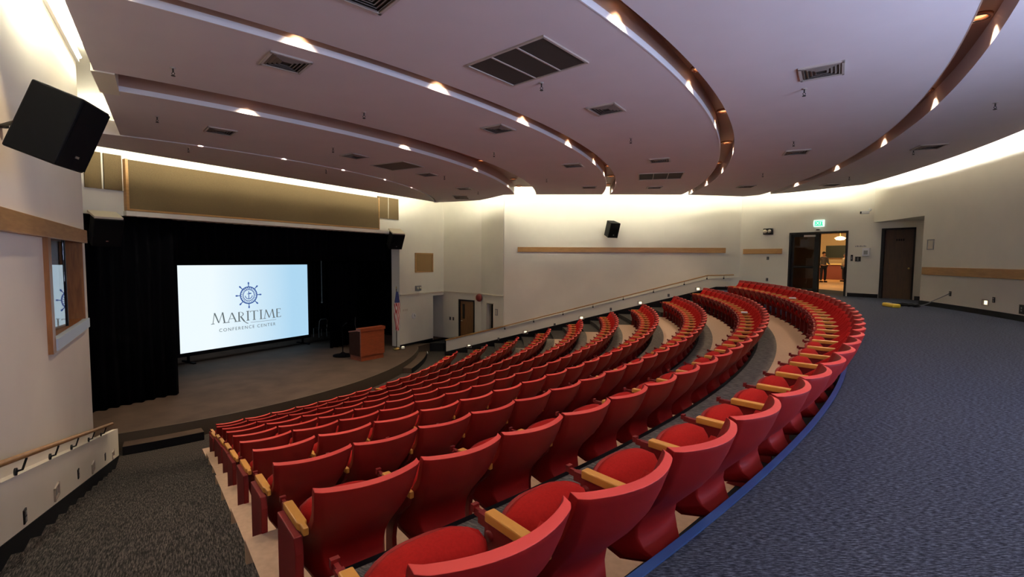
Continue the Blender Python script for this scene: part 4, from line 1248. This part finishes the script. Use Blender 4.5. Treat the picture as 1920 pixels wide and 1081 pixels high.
# hanging pull rod
p = P0.P(.38, -6.0, 0)
o = thing('curtain_pull_rod', 'pale rod hanging against the black backdrop right of the screen', 'rod', (p[0], p[1], -1.2))
MB().tube([(p[0], p[1], 3.4), (p[0], p[1], 1.2)], .006, 6).build('cord', M['black'], o)
MB().tube([(p[0], p[1], 1.2), (p[0], p[1], -1.05)], .022, 8).build('rod', M['greyplastic'], o)
MB().lathe((p[0], p[1], -1.1), [(0, -.05), (.045, -.03), (.045, .03), (0, .05)], 10).build('weight', M['greyplastic'], o)
# flag on a pole
p = Vector((*W(-5.20, 21.2), ZST))
o = thing('flag_on_pole', 'furled red, white and blue flag on a pole at the right edge of the stage', 'flag', tuple(p))
MB().lathe(p, [(0, 0), (.17, 0), (.15, .06), (.04, .10), (0, .10)], 16).build('base', M['brass'], o)
MB().tube([p, p + Vector((0, 0, 2.75))], .018, 8).build('pole', M['doorwood'], o)
MB().lathe(p + Vector((0, 0, 2.75)), [(0, 0), (.03, .02), (.02, .06), (0, .14)], 10).build('finial', M['brass'], o)
m, nt, bf = nm('flag_cloth'); tc = nt.nodes.new('ShaderNodeTexCoord'); sp = nt.nodes.new('ShaderNodeSeparateXYZ'); nt.links.new(tc.outputs['Generated'], sp.inputs[0])
wv = nt.nodes.new('ShaderNodeTexWave'); wv.wave_type = 'BANDS'; wv.bands_direction = 'DIAGONAL'; wv.inputs['Scale'].default_value = 2.4; nt.links.new(tc.outputs['Generated'], wv.inputs['Vector'])
r = nt.nodes.new('ShaderNodeValToRGB'); r.color_ramp.interpolation = 'CONSTANT'; r.color_ramp.elements[0].color = (.45, .02, .03, 1); r.color_ramp.elements[1].position = .5; r.color_ramp.elements[1].color = (.75, .7, .65, 1); nt.links.new(wv.outputs['Color'], r.inputs['Fac'])
g = nt.nodes.new('ShaderNodeMath'); g.operation = 'GREATER_THAN'; g.inputs[1].default_value = .72; nt.links.new(sp.outputs[2], g.inputs[0])
mx = nt.nodes.new('ShaderNodeMix'); mx.data_type = 'RGBA'; mx.inputs[7].default_value = (.03, .04, .16, 1); nt.links.new(g.outputs[0], mx.inputs[0]); nt.links.new(r.outputs['Color'], mx.inputs[6]); nt.links.new(mx.outputs[2], bf.inputs['Base Color']); bf.inputs['Roughness'].default_value = .8
fb_ = MB(); rows_ = []
for i in range(15):
    f = i / 14; z = 2.62 - 1.75 * f; rad = .04 + .065 * math.sin(PI * min(1, f * 1.1)) + .02 * f
    rows_.append((z, rad))
vs, F = [], []; n = 22
for i, (z, rad) in enumerate(rows_):
    for k in range(n):
        a = 2 * PI * k / n; q = rad * (1 + .28 * math.sin(5 * a + i * .35))
        vs.append(p + Vector((q * math.cos(a) + .04, q * math.sin(a) - .03, z)))
for i in range(len(rows_) - 1):
    for k in range(n): F.append((i * n + k, (i + 1) * n + k, (i + 1) * n + (k + 1) % n, i * n + (k + 1) % n))
fb_.add(vs, F, 0, True); fb_.build('cloth', m, o)
# two small floor lights
for (px_, py_), z, lab in ((W(-4.95, 21.35), ZST, 'small white floor light at the foot of the flag'), (W(-4.05, 22.2), ZOR + .005, 'small white floor light beside the right stage step')):
    o = thing('floor_light', lab, 'light', (px_, py_, z), 'stage floor lights')
    MB().lathe((px_, py_, z), [(0, 0), (.08, 0), (.09, .04), (.07, .10), (0, .10)], 14).build('case', M['white'], o)
    MB().lathe((px_, py_, z), [(0, .105), (.06, .105)], 14).build('lens', M['step'], o)

# corner wall fittings
o = thing('wall_grille', 'square brown framed grille on the wall right of the stage', 'grille', P0.P(1.68, 0, 1.07))
b = MB()
for a, c, u, v in ((1.03, 2.33, .60, .66), (1.03, 2.33, 1.48, 1.54), (1.03, 1.09, .6, 1.54), (2.27, 2.33, .6, 1.54)): P0.box(b, a, c, 0, .05, u, v)
b.build('frame', M['rail'], o)
b = MB(); P0.box(b, 1.09, 2.27, 0, .02, .66, 1.48); b.build('cloth', plain('tan_grille_cloth', (.22, .13, .05), .9), o)
o = thing('emergency_light', 'small emergency light box under the brown grille', 'light', P0.P(1.2, 0, -.16))
b = MB(); P0.box(b, 1.02, 1.38, .005, .10, -.28, -.04); b.build('case', M['greyplastic'], o, bevel=.01)
for s in (-1, 1): MB().lathe(P0.P(1.2 + s * .09, .10, -.16), [(0, 0), (.06, 0), (.065, .03), (0, .035)], 12, axis=P0.F()).build('lamp', M['cream'], o)
o = thing('wall_clock', 'small round white dial on the wall right of the stage', 'clock', P0.P(.92, 0, -1.48))
MB().lathe(P0.P(.92, 0, -1.48), [(0, .0), (.14, .0), (.14, .04), (.12, .05), (0, .045)], 20, axis=P0.F()).build('case', M['white'], o)
b = MB(); P0.box(b, .91, .93, .05, .055, -1.48, -1.39); P0.box(b, .92, 1.0, .05, .055, -1.49, -1.475); b.build('hand', M['black'], o)
o = thing('wall_switch', 'pair of faint grey wall marks left of the round dial', 'switch', P0.P(.32, 0, -1.15))
b = MB()
for j in range(3): P0.box(b, .20 + .12 * j, .27 + .12 * j, 0, .01, -1.20, -1.10)
b.build('plate', M['cream'], o)
for j, k in enumerate((.46, .68)):
    outlet(WB, k, -1.80, 'dark switch plate beside the corner door, %s from the passage' % ORD[j], w=.10, h=.16)
o = thing('fire_bell', 'round red fire bell above the corner door', 'bell', WB.P(2.46, 0, -.62))
MB().lathe(WB.P(2.46, .005, -.62), [(0, .0), (.06, .0), (.06, .04), (.20, .05), (.17, .12), (.08, .15), (0, .155)], 22, axis=WB.F()).build('gong', M['redbell'], o)
b = MB(); WB.box(b, 2.38, 2.54, .005, .04, -.70, -.54); b.build('back_box', M['redbell'], o)
d3 = bpy.data.objects.new('door_3', None); COL.objects.link(d3); d3.location = WB.P(1.6, 0, ZST); d3['kind'] = 'structure'; d3['label'] = 'brown timber door right of the stage with a narrow glass slit'
b = MB(); WB.box(b, 1.05, 1.13, -.14, .02, ZST, -.77); WB.box(b, 2.05, 2.12, -.14, .02, ZST, -.77); WB.box(b, 1.05, 2.12, -.14, .02, -.85, -.77); b.build('frame', M['blackmetal'], d3)
mid = wood('brown_door_wood', (.13, .06, .022), (.20, .095, .035), (14, 14, 1.5), .5)
b = MB(); WB.box(b, 1.13, 2.05, -.10, -.05, ZST, -.85); lf4 = b.build('leaf', mid, d3)
b = MB(); WB.box(b, 1.28, 1.42, -.05, -.04, -1.75, -1.0); b.build('glass_slit', M['blackmetal'], lf4)
b = MB(); b.tube([WB.P(1.22, -.05, -1.85), WB.P(1.22, .02, -1.85), WB.P(1.32, .02, -1.85)], .014, 6); b.build('handle', M['chrome'], lf4)
d4 = bpy.data.objects.new('door_4', None); COL.objects.link(d4); d4.location = WC.P(.76, 0, ZST); d4['kind'] = 'structure'; d4['label'] = 'half open doorway nearest the tall right wall'
b = MB(); WC.box(b, .45, .50, -.2, .02, ZST, -.8); WC.box(b, 1.02, 1.07, -.2, .02, ZST, -.8); WC.box(b, .45, 1.07, -.2, .02, -.85, -.8); b.build('frame', M['cream'], d4)
b = MB(); WC.box(b, .80, 1.02, -.5, -.2, ZST, -.85); b.build('leaf', M['blackmetal'], d4)
o = thing('framed_notice', 'small framed notice beside the half open doorway', 'notice', WC.P(1.28, 0, -1.2))
b = MB(); WC.box(b, 1.19, 1.38, 0, .02, -1.36, -1.06); b.build('frame', M['greyplastic'], o)
b = MB(); WC.box(b, 1.22, 1.35, .02, .025, -1.33, -1.09); b.build('sheet', M['cream'], o)

# two small white blocks that paint in highlights on armrests
for (k, c, f, lab) in ((10, 24, 0, 'small white painted-in highlight on an armrest in the back row'), (9, 21, 0, 'small white painted-in highlight on an armrest in the second row from the back')):
    R, t = SEATPOS[(k, c)]
    n, a, bq = ROWS[k]; t = t - (bq - a) / n / 2
    x, y = pol(R - .30, t)
    o = tag(MB().box((x, y, Frow(k) + .640), (.10, .14, .03), R_(t - 90)).build('arm_highlight', M['paper']), lab, 'paper')

# ------------------------------------------------------------------ camera, world, view
cam = bpy.data.cameras.new('camera'); co = bpy.data.objects.new('camera', cam); COL.objects.link(co)
cam.sensor_width = 36; cam.lens = 886.694 / 1920 * 36; cam.clip_start = .05
p, r = R_(3.5188), R_(.4004)
c, s, cr, sr = math.cos(p), math.sin(p), math.cos(r), math.sin(r)
Rt, Up, Fw = Vector((cr, s * sr, c * sr)), Vector((-sr, s * cr, c * cr)), Vector((0, c, -s))
m3 = Matrix((Rt, Up, -Fw)).transposed().to_4x4(); m3.translation = Vector((15.412, -20.015, 1.26))
co.matrix_world = m3
scene.camera = co
wd = bpy.data.worlds.new('world'); scene.world = wd; wd.use_nodes = True
wd.node_tree.nodes['Background'].inputs[0].default_value = (.5, .55, .7, 1); wd.node_tree.nodes['Background'].inputs[1].default_value = .0
scene.view_settings.view_transform = 'Standard'; scene.view_settings.look = 'None'; scene.view_settings.exposure = 0.0; scene.view_settings.gamma = 1
scene.view_settings.use_curve_mapping = False
scene.cycles.use_denoising = True
scene.cycles.max_bounces = 8; scene.cycles.diffuse_bounces = 5; scene.cycles.sample_clamp_indirect = 6
try:
    scene.cycles.denoiser = 'OPENIMAGEDENOISE'
except Exception:
    pass
